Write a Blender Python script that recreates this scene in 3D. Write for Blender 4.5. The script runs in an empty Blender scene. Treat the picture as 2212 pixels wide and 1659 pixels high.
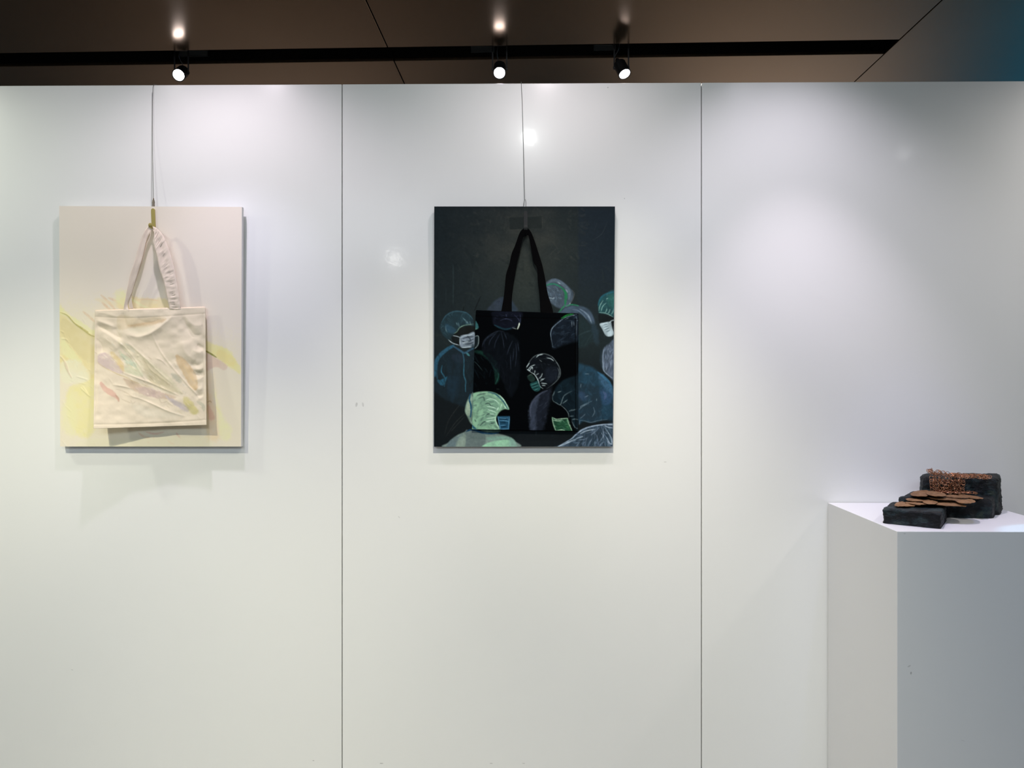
import bpy, bmesh, math, random
import numpy as np
from mathutils import Vector, Matrix

SC = bpy.context.scene
COL = SC.collection
rng = np.random.default_rng(7)
random.seed(7)

# ------------------------------------------------------------------ camera
F = 1661.0                      # focal length in pixels of the 2212 px wide frame
YAW = math.radians(0.69)
CAM = np.array([0.0, -2.567, 1.5])
HORIZON = 812.0
cam = bpy.data.cameras.new('camera')
cam.sensor_width = 36.0
cam.lens = 36.0 * F / 2212.0
cam.shift_y = -(829.5 - HORIZON) / 2212.0
cam.clip_start = 0.05
co = bpy.data.objects.new('camera', cam)
co.location = CAM
co.rotation_euler = (math.pi / 2, 0, YAW)
COL.objects.link(co)
SC.camera = co

# ------------------------------------------------------------------ view, world
SC.view_settings.view_transform = 'Standard'
SC.view_settings.look = 'None'
SC.view_settings.exposure = 0.0
SC.view_settings.gamma = 1.0
SC.view_settings.use_curve_mapping = False
w = bpy.data.worlds.new('world')
SC.world = w
w.use_nodes = True
w.node_tree.nodes['Background'].inputs[0].default_value = (0.5, 0.55, 0.6, 1)
w.node_tree.nodes['Background'].inputs[1].default_value = 0.05

# ------------------------------------------------------------------ lights
def aim(o, target):
    d = Vector(target) - o.location
    o.rotation_euler = d.to_track_quat('-Z', 'Y').to_euler()

def spot(loc, target, power, angle, blend=0.6, radius=0.03, color=(1, 1, 1)):
    l = bpy.data.lights.new('spot', 'SPOT')
    l.energy = power; l.spot_size = math.radians(angle); l.spot_blend = blend
    l.shadow_soft_size = radius; l.color = color
    o = bpy.data.objects.new('spot', l); COL.objects.link(o)
    o.location = loc; aim(o, target)
    return o

def area(loc, target, power, sx, sy, color=(1, 1, 1)):
    l = bpy.data.lights.new('area', 'AREA')
    l.shape = 'RECTANGLE'; l.size = sx; l.size_y = sy; l.energy = power; l.color = color
    o = bpy.data.objects.new('area', l); COL.objects.link(o)
    o.location = loc; aim(o, target)
    return o

LT = [  # unseen lamps; several spots are added just to fill darker wall areas
 ('spot', (-0.98, -0.47, 2.7), (-0.93, 0.0, 1.35), 16.8, 120, 0.9, 0.022, (1.0, 0.882, 0.971)),
 ('spot', (-0.98, -0.47, 2.7), (-0.9, 0.0, 0.6), 20.61, 60, 0.9, 0.022, (0.79, 0.719, 1.0)),
 ('spot', (-1.4, -0.5, 2.7), (-1.38, 0.0, 1.6), 4.5, 125, 0.9, 0.03, (1.0, 0.96, 0.97)),
 ('spot', (-1.9, -1.6, 2.7), (-1.7, 0.0, 0.0), 30, 55, 0.9, 0.03, (1.0, 0.97, 0.84)),
 ('spot', (0.86, -0.5, 2.7), (0.9, 0.0, 1.5), 17.25, 100, 1.0, 0.03, (0.953, 0.878, 1.0)),
 ('spot', (0.86, -0.5, 2.7), (1.0, 0.0, 0.5), 34.41, 60, 0.9, 0.022, (0.97, 0.857, 1.0)),
 ('spot', (0.04, -1.3, 2.7), (0.0, -0.0, 1.5), 14.07, 120, 0.9, 0.028, (0.95, 0.985, 0.95)),
 ('spot', (0.04, -1.3, 2.7), (0.0, -0.0, 0.2), 101.79, 70, 0.9, 0.028, (1.0, 0.924, 0.726)),
 ('area', (-0.4, -3.4, 2.78), (-0.4, -2.6, 0.0), 123.35, 4.0, 1.6, (0.769, 0.893, 1.0)),
 ('spot', (-2.4, -0.6, 2.7), (-2.2, 0.0, 1.5), 40, 130, 0.9, 0.03, (0.974, 1.0, 0.857)),
 ('spot', (-1.3, -5.3, 2.7), (-0.3, 0.0, 0.9), 26.0, 50, 0.8, 0.05, (1.0, 1.0, 0.95)),
 ('spot', (-1.75, -1.5, 2.7), (-1.4, 0.0, 0.3), 108.9, 60, 0.9, 0.03, (1.0, 0.944, 0.739)),
 ('spot', (2.3, -0.6, 2.7), (2.1, 0.0, 1.5), 39, 120, 1.0, 0.05, (1.0, 0.932, 0.899)),
 ('spot', (1.2, -0.62, 2.7), (1.28, -0.25, 1.08), 16, 34, 0.8, 0.03, (0.365, 0.417, 1.0)),
 ('spot', (0.1, -0.5, 2.7), (0.1, 0.0, 1.5), 10.26, 130, 1.0, 0.03, (1.0, 0.874, 0.924)),
 ('spot', (0.25, -0.52, 2.7), (0.25, 0.0, 0.5), 25.47, 60, 1.0, 0.03, (1.0, 0.952, 0.781)),
 ('spot', (2.06, -1.6, 2.70), (1.2, 0.0, 2.1), 1.2, 60, 0.8, 0.03, (1.0, 1.0, 1.0)),
 # added narrow spot for the cyan patch on the pedestal top's right end
 ('spot', (2.9, -0.36, 2.1), (1.50, -0.47, 1.08), 90, 7.5, 0.1, 0.01, (0.35, 0.75, 1.0)),
 # hall behind the partition: added warm spots and blue area light tinting the ceiling
 ('spot', (2.1, 2.5, 2.70), (2.2, 4.0, 1.35), 160, 105, 1.0, 0.1, (1, .80, .64)),
 ('spot', (-2.1, 2.3, 2.70), (-2.1, 4.0, 1.2), 75, 115, 1.0, 0.1, (1, .76, .60)),
 ('area', (5.9, 2.6, 1.4), (5.3, 4.0, 1.5), 48, 1.0, 0.9, (0.0, 0.38, 0.75)),
]
for L_ in LT:
    (spot if L_[0] == 'spot' else area)(*L_[1:])

# ------------------------------------------------------------------ where a sight line meets a plane
cs, sn = math.cos(YAW), math.sin(YAW)
def ray(px, py):
    a = (np.asarray(px, float) - 1106.0) / F
    b = (HORIZON - np.asarray(py, float)) / F
    return cs * a - sn, sn * a + cs, b
def onY(px, py, Y):             # vertical plane y = Y (the partition's face is y = 0)
    dx, dy, dz = ray(px, py)
    t = (np.asarray(Y) - CAM[1]) / dy
    return dx * t + CAM[0], dy * t + CAM[1], dz * t + CAM[2]
def onZ(px, py, Z):             # horizontal plane z = Z
    dx, dy, dz = ray(px, py)
    t = (np.asarray(Z) - CAM[2]) / dz
    return dx * t + CAM[0], dy * t + CAM[1], dz * t + CAM[2]
def vY(px, py, Y): return Vector([float(c) for c in onY(px, py, Y)])
def vZ(px, py, Z): return Vector([float(c) for c in onZ(px, py, Z)])

# ------------------------------------------------------------------ object helpers
def tag(o, label=None, cat=None, group=None, kind=None):
    if label: o['label'] = label
    if cat: o['category'] = cat
    if group: o['group'] = group
    if kind: o['kind'] = kind
    return o
def empty(name, loc=(0, 0, 0), **k):
    o = bpy.data.objects.new(name, None); COL.objects.link(o)
    o.location = loc; o.empty_display_size = 0.05
    return tag(o, **k)
def link(name, me, mat, parent=None, smooth=False):
    o = bpy.data.objects.new(name, me); COL.objects.link(o)
    if mat: me.materials.append(mat)
    if parent is not None:
        o.parent = parent
        o.matrix_parent_inverse = Matrix.Translation(parent.location).inverted()
    if smooth:
        me.shade_smooth()
    return o
def obj(name, bm, mat, parent=None, smooth=False):
    me = bpy.data.meshes.new(name)
    bmesh.ops.recalc_face_normals(bm, faces=bm.faces)
    bm.to_mesh(me); bm.free()
    return link(name, me, mat, parent, smooth)
def box(bm, lo, hi, bevel=0.0, segs=1, mtx=None):
    r = bmesh.ops.create_cube(bm, size=1.0)
    vs = r['verts']
    for v in vs:
        v.co = Vector([(lo[i] + hi[i]) / 2 + v.co[i] * (hi[i] - lo[i]) for i in range(3)])
    if bevel:
        es = list({e for v in vs for e in v.link_edges})
        rr = bmesh.ops.bevel(bm, geom=es, offset=bevel, segments=segs, affect='EDGES', profile=0.5)
        vs = list({v for f in rr['faces'] for v in f.verts} | {v for v in vs if v.is_valid})
    if mtx is not None:
        for v in vs:
            if v.is_valid: v.co = mtx @ v.co
def tube(bm, pts, r, n=8, cap=True):
    pts = [Vector(p) for p in pts]
    rings = []
    up = None
    for i, p in enumerate(pts):
        t = (pts[min(i + 1, len(pts) - 1)] - pts[max(i - 1, 0)]).normalized()
        if up is None:
            up = t.orthogonal().normalized()
        up = (up - t * up.dot(t)).normalized()
        s = t.cross(up)
        rr = r[i] if isinstance(r, (list, tuple)) else r
        rings.append([bm.verts.new(p + up * rr * math.cos(2 * math.pi * k / n) + s * rr * math.sin(2 * math.pi * k / n)) for k in range(n)])
    for a, b in zip(rings, rings[1:]):
        for k in range(n):
            bm.faces.new((a[k], a[(k + 1) % n], b[(k + 1) % n], b[k]))
    if cap:
        bm.faces.new(rings[0][::-1]); bm.faces.new(rings[-1])
def lathe(bm, origin, axis, prof, n=28, capend=True):
    axis = Vector(axis).normalized(); u = axis.orthogonal().normalized(); v = axis.cross(u)
    origin = Vector(origin)
    rings = []
    for (h, r) in prof:
        rings.append([bm.verts.new(origin + axis * h + (u * math.cos(2 * math.pi * k / n) + v * math.sin(2 * math.pi * k / n)) * r) for k in range(n)])
    for a, b in zip(rings, rings[1:]):
        for k in range(n):
            bm.faces.new((a[k], a[(k + 1) % n], b[(k + 1) % n], b[k]))
    if capend:
        bm.faces.new(rings[0][::-1]); bm.faces.new(rings[-1])
def catmull(P, n=8, closed=False):
    P = [np.array(p, float) for p in P]
    if len(P) < 3 and not closed:
        return np.array([P[0] + (P[-1] - P[0]) * t for t in np.linspace(0, 1, n + 1)])
    m = len(P); out = []
    rngi = range(m) if closed else range(m - 1)
    for i in rngi:
        if closed:
            p0, p1, p2, p3 = P[(i - 1) % m], P[i], P[(i + 1) % m], P[(i + 2) % m]
        else:
            p0, p1, p2, p3 = P[max(i - 1, 0)], P[i], P[i + 1], P[min(i + 2, m - 1)]
        for k in range(n):
            t = k / n
            out.append(0.5 * ((2 * p1) + (-p0 + p2) * t + (2 * p0 - 5 * p1 + 4 * p2 - p3) * t * t + (-p0 + 3 * p1 - 3 * p2 + p3) * t ** 3))
    if not closed: out.append(P[-1])
    return np.array(out)

# ------------------------------------------------------------------ materials
def mat(name, color=(0.8, 0.8, 0.8), rough=0.5, metal=0.0, spec=0.5, coat=0.0, coat_rough=0.05, emit=None, estr=0):
    m = bpy.data.materials.new(name); m.use_nodes = True
    nt = m.node_tree; b = nt.nodes['Principled BSDF']
    b.inputs['Base Color'].default_value = (*color, 1)
    b.inputs['Roughness'].default_value = rough
    b.inputs['Metallic'].default_value = metal
    b.inputs['Specular IOR Level'].default_value = spec
    b.inputs['Coat Weight'].default_value = coat
    b.inputs['Coat Roughness'].default_value = coat_rough
    if emit:
        b.inputs['Emission Color'].default_value = (*emit, 1)
        b.inputs['Emission Strength'].default_value = estr
    return m, nt, b
def N(nt, t, **k):
    n = nt.nodes.new(t)
    for a, v in k.items(): setattr(n, a, v)
    return n
def noise(nt, scale, detail=4, rough=0.5, coord='Object', vec_scale=None):
    tc = N(nt, 'ShaderNodeTexCoord')
    n = N(nt, 'ShaderNodeTexNoise')
    n.inputs['Scale'].default_value = scale; n.inputs['Detail'].default_value = detail
    n.inputs['Roughness'].default_value = rough
    src = tc.outputs[coord]
    if vec_scale:
        mp = N(nt, 'ShaderNodeMapping'); mp.inputs['Scale'].default_value = vec_scale
        nt.links.new(src, mp.inputs['Vector']); src = mp.outputs[0]
    nt.links.new(src, n.inputs['Vector'])
    return n
def ramp(nt, fac, stops):
    r = N(nt, 'ShaderNodeValToRGB')
    while len(r.color_ramp.elements) < len(stops): r.color_ramp.elements.new(0.5)
    for e, (p, c) in zip(r.color_ramp.elements, stops):
        e.position = p; e.color = (*c, 1)
    nt.links.new(fac, r.inputs[0])
    return r
def bump(nt, b, h, strength, dist=0.002, target='Normal'):
    bp = N(nt, 'ShaderNodeBump'); bp.inputs['Strength'].default_value = strength
    bp.inputs['Distance'].default_value = dist
    nt.links.new(h, bp.inputs['Height']); nt.links.new(bp.outputs[0], b.inputs[target])
    return bp

def scuffed_white(name, base, scuffs, rough=0.45, coat=0.0, coat_rough=0.06, spec=0.3, orange_peel=0.0):
    """White laminate; scuffs are small marks given as (x, z, half width, half height, angle, strength)."""
    m, nt, b = mat(name, base, rough, coat=coat, coat_rough=coat_rough, spec=spec)
    L = nt.links
    geo = N(nt, 'ShaderNodeNewGeometry')
    n1 = noise(nt, 2.1, 3)
    mix = ramp(nt, n1.outputs['Fac'], [(0.3, tuple(c * 0.985 for c in base)), (0.7, base)])
    col = mix.outputs[0]
    acc = None
    for (x, z, hx, hz, ang, s) in scuffs:
        mp = N(nt, 'ShaderNodeMapping', vector_type='TEXTURE')
        mp.inputs['Location'].default_value = (x, 0, z)
        mp.inputs['Rotation'].default_value = (0, ang, 0)
        mp.inputs['Scale'].default_value = (hx, 1000.0, hz)
        L.new(geo.outputs['Position'], mp.inputs['Vector'])
        ln = N(nt, 'ShaderNodeVectorMath', operation='LENGTH'); L.new(mp.outputs[0], ln.inputs[0])
        mr = N(nt, 'ShaderNodeMapRange'); L.new(ln.outputs['Value'], mr.inputs[0])
        mr.inputs[1].default_value = 0.5; mr.inputs[2].default_value = 1.0
        mr.inputs[3].default_value = s; mr.inputs[4].default_value = 0.0
        if acc is None: acc = mr.outputs[0]
        else:
            ad = N(nt, 'ShaderNodeMath', operation='MAXIMUM'); L.new(acc, ad.inputs[0]); L.new(mr.outputs[0], ad.inputs[1]); acc = ad.outputs[0]
    if acc is not None:
        ns = noise(nt, 400, 2)
        mu = N(nt, 'ShaderNodeMath', operation='MULTIPLY'); L.new(acc, mu.inputs[0]); L.new(ns.outputs['Fac'], mu.inputs[1])
        mu2 = N(nt, 'ShaderNodeMath', operation='MULTIPLY', use_clamp=True); L.new(mu.outputs[0], mu2.inputs[0]); mu2.inputs[1].default_value = 1.8
        mx = N(nt, 'ShaderNodeMix', data_type='RGBA')
        L.new(mu2.outputs[0], mx.inputs[0]); L.new(col, mx.inputs[6]); mx.inputs[7].default_value = (0.12, 0.12, 0.11, 1)
        col = mx.outputs[2]
    L.new(col, b.inputs['Base Color'])
    if orange_peel:
        n2 = noise(nt, 55, 2)
        bump(nt, b, n2.outputs['Fac'], orange_peel, 0.0012, 'Coat Normal')
    return m

def sc(px, py, hx, hy, ang, s, Y=0.0):
    x, _, z = onY(px, py, Y); k = 0.00155
    return (float(x), float(z), hx * k, hy * k, ang, s)
WALL_SCUFFS = [sc(770, 874, 3, 6, 0.2, .35), sc(784, 874, 2.5, 6, -.2, .3), sc(824, 1649, 5, 1.2, 0, .6), sc(1061, 1649, 4, 1.2, 0, .4),
               sc(1131, 1649, 4, 1.2, 0, .35), sc(862, 1117, 3, 1, .8, .35), sc(1437, 998, 4, 1.2, 0, .3), sc(1232, 1000, 2, 1, 0, .3),
               sc(156, 1447, 3, 1, .3, .3), sc(677, 1643, 3, 1, 0, .5), sc(1313, 189, 1.5, 1.5, 0, .7), sc(1349, 429, 1.5, 1.5, 0, .5)]
M_wall = scuffed_white('white_laminate', (0.80, 0.805, 0.785), WALL_SCUFFS, 0.25, coat=0.07, coat_rough=0.085, spec=0.22, orange_peel=0.10)
M_core, _, _ = mat('panel_core', (0.05, 0.05, 0.045), 0.8)
M_room = scuffed_white('room_paint', (0.62, 0.61, 0.58), [], 0.7)
m, nt, b = mat('floor_stone', (0.4, 0.38, 0.35), 0.5); M_floor = m
n1 = noise(nt, 3, 6); r = ramp(nt, n1.outputs['Fac'], [(0.3, (0.36, 0.35, 0.32)), (0.7, (0.46, 0.44, 0.41))]); nt.links.new(r.outputs[0], b.inputs['Base Color'])
m, nt, b = mat('ceiling_bronze', (0.10, 0.07, 0.045), 0.20, metal=0.85, spec=0.5); M_ceil = m
n1 = noise(nt, 1.3, 2); r = ramp(nt, n1.outputs['Fac'], [(0.3, (0.150, 0.100, 0.064)), (0.7, (0.180, 0.122, 0.080))]); nt.links.new(r.outputs[0], b.inputs['Base Color'])
M_void, _, _ = mat('slot_black', (0.004, 0.004, 0.004), 0.9, spec=0.1)
m, nt, b = mat('pedestal_paint', (0.79, 0.79, 0.79), 0.6)
M_black, _, _ = mat('black_lamp_metal', (0.012, 0.012, 0.013), 0.4)
M_plate, _, _ = mat('grey_adapter', (0.045, 0.05, 0.052), 0.5)
M_lens, _, _ = mat('lamp_lens', (1, 1, 1), 0.3, emit=(1.0, 0.95, 0.97), estr=22)
M_steel, _, _ = mat('wire_steel', (0.22, 0.22, 0.21), 0.45, metal=0.7)
M_brassf, _, _ = mat('ferrule_metal', (0.20, 0.17, 0.13), 0.4, metal=0.8)
M_brass, _, _ = mat('brass', (0.50, 0.40, 0.13), 0.42, metal=0.75)
M_hookblk, _, _ = mat('black_hook', (0.010, 0.012, 0.013), 0.7)
M_edge, _, _ = mat('canvas_edge_white', (0.84, 0.83, 0.84), 0.8, spec=0.2)
M_edgeblk, _, _ = mat('canvas_edge_dark', (0.03, 0.033, 0.036), 0.8, spec=0.2)

def vcol_mat(name, rough, spec, weave=0.0, scale=900, sheen=0.0):
    m, nt, b = mat(name, (1, 1, 1), rough, spec=spec)
    at = N(nt, 'ShaderNodeAttribute'); at.attribute_name = 'paint'
    nt.links.new(at.outputs['Color'], b.inputs['Base Color'])
    b.inputs['Sheen Weight'].default_value = sheen
    if weave:
        n = noise(nt, scale, 2)
        bump(nt, b, n.outputs['Fac'], weave, 0.001)
    return m
M_artcream = vcol_mat('cream_acrylic', 0.75, 0.15, 0.12, 700)
M_artdark = vcol_mat('dark_acrylic', 0.75, 0.08, 0.25, 700)
M_cotton = vcol_mat('natural_cotton', 0.95, 0.05, 0.25, 1100)
M_blackcotton = vcol_mat('black_cotton', 1.0, 0.0, 0.2, 1100)
M_cotton_plain, nt, b = mat('cotton_plain', (0.80, 0.68, 0.56), 0.95, spec=0.05)
n = noise(nt, 1100, 2); bump(nt, b, n.outputs['Fac'], 0.25, 0.001)
M_blackcotton_plain, nt, b = mat('black_cotton_plain', (0.003, 0.003, 0.0035), 1.0, spec=0.0)

# ------------------------------------------------------------------ painter: pigment laid out on the flat art works
def val_noise(h, w, cell, seed=0):
    r = np.random.default_rng(seed)
    gh, gw = int(h / cell[1]) + 3, int(w / cell[0]) + 3
    g = r.random((gh, gw))
    y = np.arange(h) / cell[1]; x = np.arange(w) / cell[0]
    yi = y.astype(int); xi = x.astype(int); fy = (y - yi)[:, None]; fx = (x - xi)[None, :]
    fy = fy * fy * (3 - 2 * fy); fx = fx * fx * (3 - 2 * fx)
    a = g[np.ix_(yi, xi)]; b_ = g[np.ix_(yi, xi + 1)]; c = g[np.ix_(yi + 1, xi)]; d = g[np.ix_(yi + 1, xi + 1)]
    return (a * (1 - fx) + b_ * fx) * (1 - fy) + (c * (1 - fx) + d * fx) * fy

class Paint:
    def __init__(s, x0, y0, x1, y1, col, sat=1.0, crease=False, base=None):
        s.base = None if base is None else np.array(base, float); s.sat = sat; s.crease = crease
        s.x0, s.y0 = x0, y0; s.w = x1 - x0 + 1; s.h = y1 - y0 + 1
        s.c = np.ones((s.h, s.w, 3)) * np.array(col, float)
        s.H = np.zeros((s.h, s.w))
        s.n1 = val_noise(s.h, s.w, (3, 3), 1); s.n2 = val_noise(s.h, s.w, (9, 9), 2); s.n3 = val_noise(s.h, s.w, (2, 12), 3)
    def blk(s, P, pad):
        xa = int(max(0, math.floor(P[:, 0].min() - pad - s.x0))); xb = int(min(s.w, math.ceil(P[:, 0].max() + pad - s.x0) + 1))
        ya = int(max(0, math.floor(P[:, 1].min() - pad - s.y0))); yb = int(min(s.h, math.ceil(P[:, 1].max() + pad - s.y0) + 1))
        if xb <= xa or yb <= ya: return None
        X, Y = np.meshgrid(np.arange(xa, xb) + s.x0, np.arange(ya, yb) + s.y0)
        return xa, xb, ya, yb, X.astype(float), Y.astype(float)
    def dist(s, P, X, Y, closed):
        d = np.full(X.shape, 1e9); par = np.zeros(X.shape); ins = np.zeros(X.shape, bool)
        n = len(P); m = n if closed else n - 1
        for i in range(m):
            a = P[i]; b_ = P[(i + 1) % n]; ab = b_ - a; l2 = ab @ ab + 1e-9
            t = np.clip(((X - a[0]) * ab[0] + (Y - a[1]) * ab[1]) / l2, 0, 1)
            dd = np.hypot(X - a[0] - t * ab[0], Y - a[1] - t * ab[1])
            q = dd < d; d[q] = dd[q]; par[q] = ((i + t) / m)[q]
            if closed and a[1] != b_[1]:
                c = ((a[1] > Y) != (b_[1] > Y)) & (X < (b_[0] - a[0]) * (Y - a[1]) / (b_[1] - a[1]) + a[0])
                ins ^= c
        return d, par, ins
    def mixin(s, k, a, col):
        col = np.array(col, float); ref = s.base if s.base is not None else col.mean(); col = ref + (col - ref) * s.sat
        xa, xb, ya, yb = k
        a = np.clip(a, 0, 1)[..., None]
        s.c[ya:yb, xa:xb] = s.c[ya:yb, xa:xb] * (1 - a) + np.array(col, float) * a
    def mask(s, pts, feather=1.2, smooth=True):
        P = catmull(pts, 5, True) if smooth else np.array(pts, float)
        k = s.blk(P, feather + 2)
        if k is None: return None
        d, par, ins = s.dist(P, k[4], k[5], True)
        return k[:4], np.clip(0.5 + np.where(ins, d, -d) / (2 * feather), 0, 1)
    def poly(s, pts, col, a=1.0, feather=1.2, rough=0.3, smooth=True, H=0, n=2):
        r = s.mask(pts, feather, smooth)
        if r is None: return
        (xa, xb, ya, yb), m = r
        nz = (s.n1, s.n1, s.n2, s.n3)[n][ya:yb, xa:xb]; m = m * 1.0 if a >= .95 else np.clip(m * 1.7 - .55 * s.n1[ya:yb, xa:xb] - .45 * s.n2[ya:yb, xa:xb], 0, 1)
        s.mixin((xa, xb, ya, yb), m * a * (1 - rough + rough * 1.6 * nz), col)
        if H: s.H[ya:yb, xa:xb] += H * m
    def stroke(s, pts, width, col=None, a=1.0, taper=0.3, rough=0.3, H=0, Hw=None, smooth=True):
        P = catmull(pts, 6) if smooth else np.array(pts, float)
        pad = max(width, (Hw or 0) * (6 if s.crease else 2.5)) + 2
        k = s.blk(P, pad)
        if k is None: return
        d, par, _ = s.dist(P, k[4], k[5], False)
        xa, xb, ya, yb = k[:4]
        tp = 1 - (1 - taper) * np.abs(2 * par - 1) ** 2.5
        if col is not None:
            hw = width / 2 * tp
            m = np.clip(0.5 + (hw - d), 0, 1) if width < 5 else np.clip((hw - d) / (0.25 * width) + 0.3, 0, 1)
            if width < 1.6: m = np.exp(-(d / (0.6 * max(width, .7))) ** 2) * tp
            s.mixin((xa, xb, ya, yb), m * a * (1 - rough + rough * 1.6 * s.n1[ya:yb, xa:xb]), col)
        if H: s.H[ya:yb, xa:xb] += H * (0.55 * np.exp(-(np.abs(d) / (0.9 * (Hw or width))) ** 1.1) + .45 * np.exp(-(d / (2.2 * (Hw or width))) ** 2) if s.crease else np.exp(-(d / (Hw or width)) ** 2)) * tp
    def hatch(s, pts, ang, n, length, width, cols, a=0.5, spread=0.25, seed=1, curve=0.15):
        r = s.mask(pts, 1.0)
        if r is None: return
        (xa, xb, ya, yb), m = r
        save = s.c[ya:yb, xa:xb].copy()
        rr = random.Random(seed)
        P = np.array(pts, float); lo = P.min(0); hi = P.max(0)
        for _ in range(n):
            x = rr.uniform(lo[0], hi[0]); y = rr.uniform(lo[1], hi[1])
            t = ang(x, y) if callable(ang) else ang
            t += rr.gauss(0, spread); L = length * rr.uniform(.5, 1.3)
            dx, dy = math.cos(t), math.sin(t); c = rr.gauss(0, curve) * L
            s.stroke([(x - dx * L / 2, y - dy * L / 2), (x - dy * c, y + dx * c), (x + dx * L / 2, y + dy * L / 2)],
                     width * rr.uniform(.6, 1.4), rr.choice(cols), a * rr.uniform(.4, 1.0), 0.2, 0.4)
        mm = m[..., None]
        s.c[ya:yb, xa:xb] = save * (1 - mm) + s.c[ya:yb, xa:xb] * mm
    def sample(s, px, py, arr):
        x = np.clip(px - s.x0, 0, s.w - 1.001); y = np.clip(py - s.y0, 0, s.h - 1.001)
        xi = x.astype(int); yi = y.astype(int); fx = x - xi; fy = y - yi
        if arr.ndim == 3: fx = fx[..., None]; fy = fy[..., None]
        return (arr[yi, xi] * (1 - fx) + arr[yi, xi + 1] * fx) * (1 - fy) + (arr[yi + 1, xi] * (1 - fx) + arr[yi + 1, xi + 1] * fx) * fy

def lin(c):
    c = np.clip(np.asarray(c, float) / 255, 0, 1)
    return np.where(c <= 0.04045, c / 12.92, ((c + 0.055) / 1.055) ** 2.4)

def sheet(name, quad, depth, paint, mt, parent, gain, relief=1.0, back=None, step=1.0, cap=0.82):
    """A painted cloth or canvas face: quad = corners tl, tr, br, bl; depth(u, v) = distance in front of the partition."""
    tl, tr, br, bl = [np.array(q, float) for q in quad]
    nu = int(max(np.linalg.norm(tr - tl), np.linalg.norm(br - bl)) / step) + 1
    nv = int(max(np.linalg.norm(bl - tl), np.linalg.norm(br - tr)) / step) + 1
    u, v = np.meshgrid(np.linspace(0, 1, nu), np.linspace(0, 1, nv))
    q = lambda a: (tl[a] * (1 - u) + tr[a] * u) * (1 - v) + (bl[a] * (1 - u) + br[a] * u) * v
    px, py = q(0), q(1)
    D = depth(u, v) + paint.sample(px, py, paint.H) * relief
    X, Y, Z = onY(px, py, -D)
    co_ = np.stack([X, Y, Z], -1).reshape(-1, 3)
    col = lin(paint.sample(px, py, paint.c)) / gain
    col = np.clip(col, 0.0015, cap).reshape(-1, 3)
    idx = np.arange(nu * nv).reshape(nv, nu)
    f = np.stack([idx[:-1, :-1], idx[1:, :-1], idx[1:, 1:], idx[:-1, 1:]], -1).reshape(-1, 4)
    nf = len(co_)
    if back is not None:
        Db = D - back(u, v)
        # rear face stands straight behind the front one
        cb = np.stack([X, -Db, Z], -1).reshape(-1, 3)
        co_ = np.concatenate([co_, cb]); col = np.concatenate([col, col])
        rim = list(idx[0]) + list(idx[1:, -1]) + list(idx[-1, -2::-1]) + list(idx[-2:0:-1, 0])
        rim = np.array(rim); nx = np.roll(rim, -1)
        f = np.concatenate([f, f[:, ::-1] + nf, np.stack([rim, nx, nx + nf, rim + nf], -1)])
    me = bpy.data.meshes.new(name)
    me.vertices.add(len(co_)); me.vertices.foreach_set('co', co_.ravel())
    me.loops.add(len(f) * 4); me.loops.foreach_set('vertex_index', f.ravel().astype(np.int32))
    me.polygons.add(len(f)); me.polygons.foreach_set('loop_start', np.arange(0, len(f) * 4, 4, dtype=np.int32))
    me.update(calc_edges=True); me.validate()
    at = me.color_attributes.new('paint', 'FLOAT_COLOR', 'POINT')
    at.data.foreach_set('color', np.concatenate([col, np.ones((len(col), 1))], 1).ravel().astype(np.float32))
    return link(name, me, mt, parent, smooth=True)

# ================================================================== SETTING
ZC = 2.83                        # ceiling height
TOP = 1.5 + 0.9764               # top of the partition
bm = bmesh.new(); box(bm, (-5.0, -7.0, -0.1), (6.5, 4.0, 0.0)); tag(obj('floor', bm, M_floor), kind='structure')
for nm, lo, hi in (('wall_far', (-5, 4.0, 0), (6.5, 4.1, 2.829)), ('wall_behind', (-5, -7.1, 0), (6.5, -7.0, 2.829)),
                   ('wall_left', (-5.1, -7, 0), (-5.0, 4, 2.829)), ('wall_right', (6.5, -7, 0), (6.6, 4, 2.829))):
    bm = bmesh.new(); box(bm, lo, hi); tag(obj(nm, bm, M_room), kind='structure')

# free-standing partition of white laminate panels, 1.2 m wide each
bm = bmesh.new(); box(bm, (-2.998, 0.016, 0.0), (2.998, 0.050, TOP - 0.004))
part = tag(obj('wall_back', bm, M_core), kind='structure')
for i in range(-2, 3):
    bm = bmesh.new()
    x = i * 1.2
    box(bm, (x - 0.5987, 0.0, 0.0), (x + 0.5987, 0.0158, TOP), 0.0016, 2)
    obj('panel', bm, M_wall, part)
bm = bmesh.new(); box(bm, (-2.998, 0.0502, 0.0), (2.998, 0.062, TOP), 0.001)
obj('rear_sheet', bm, M_wall, part)

# ceiling: bronze coloured panels hung below a black void, with lighting slots
PH = math.radians(1.34)
E = Vector((math.cos(PH), -math.sin(PH), 0)); Nn = Vector((math.sin(PH), math.cos(PH), 0))
CR = Matrix(((E.x, Nn.x, 0, 0), (E.y, Nn.y, 0, 0), (0, 0, 1, 0), (0, 0, 0, 1)))   # ceiling grid -> world
def cl(p): return (p.dot(E), p.dot(Nn))
j0 = cl((vZ(790, 0, ZC) + vZ(873, 180, ZC)) / 2)[0]
j1 = cl((vZ(2035, 0, ZC) + vZ(1848, 175, ZC)) / 2)[0]
s_near = (cl(vZ(250, 110.7, ZC))[1] + cl(vZ(1700, 89.8, ZC))[1]) / 2
s_far = (cl(vZ(250, 141, ZC))[1] + cl(vZ(1700, 119.3, ZC))[1]) / 2
PW = j1 - j0
print('joints', j0, j1, 'slot', s_near, s_far, [cl(vZ(*p, ZC))[1] for p in ((250, 110.7), (1700, 89.8), (250, 141), (1700, 119.3))])
SW = s_far - s_near
slots = [(s_near - 1.08 * k, s_far - 1.08 * k) for k in range(0, 7)]
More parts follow.
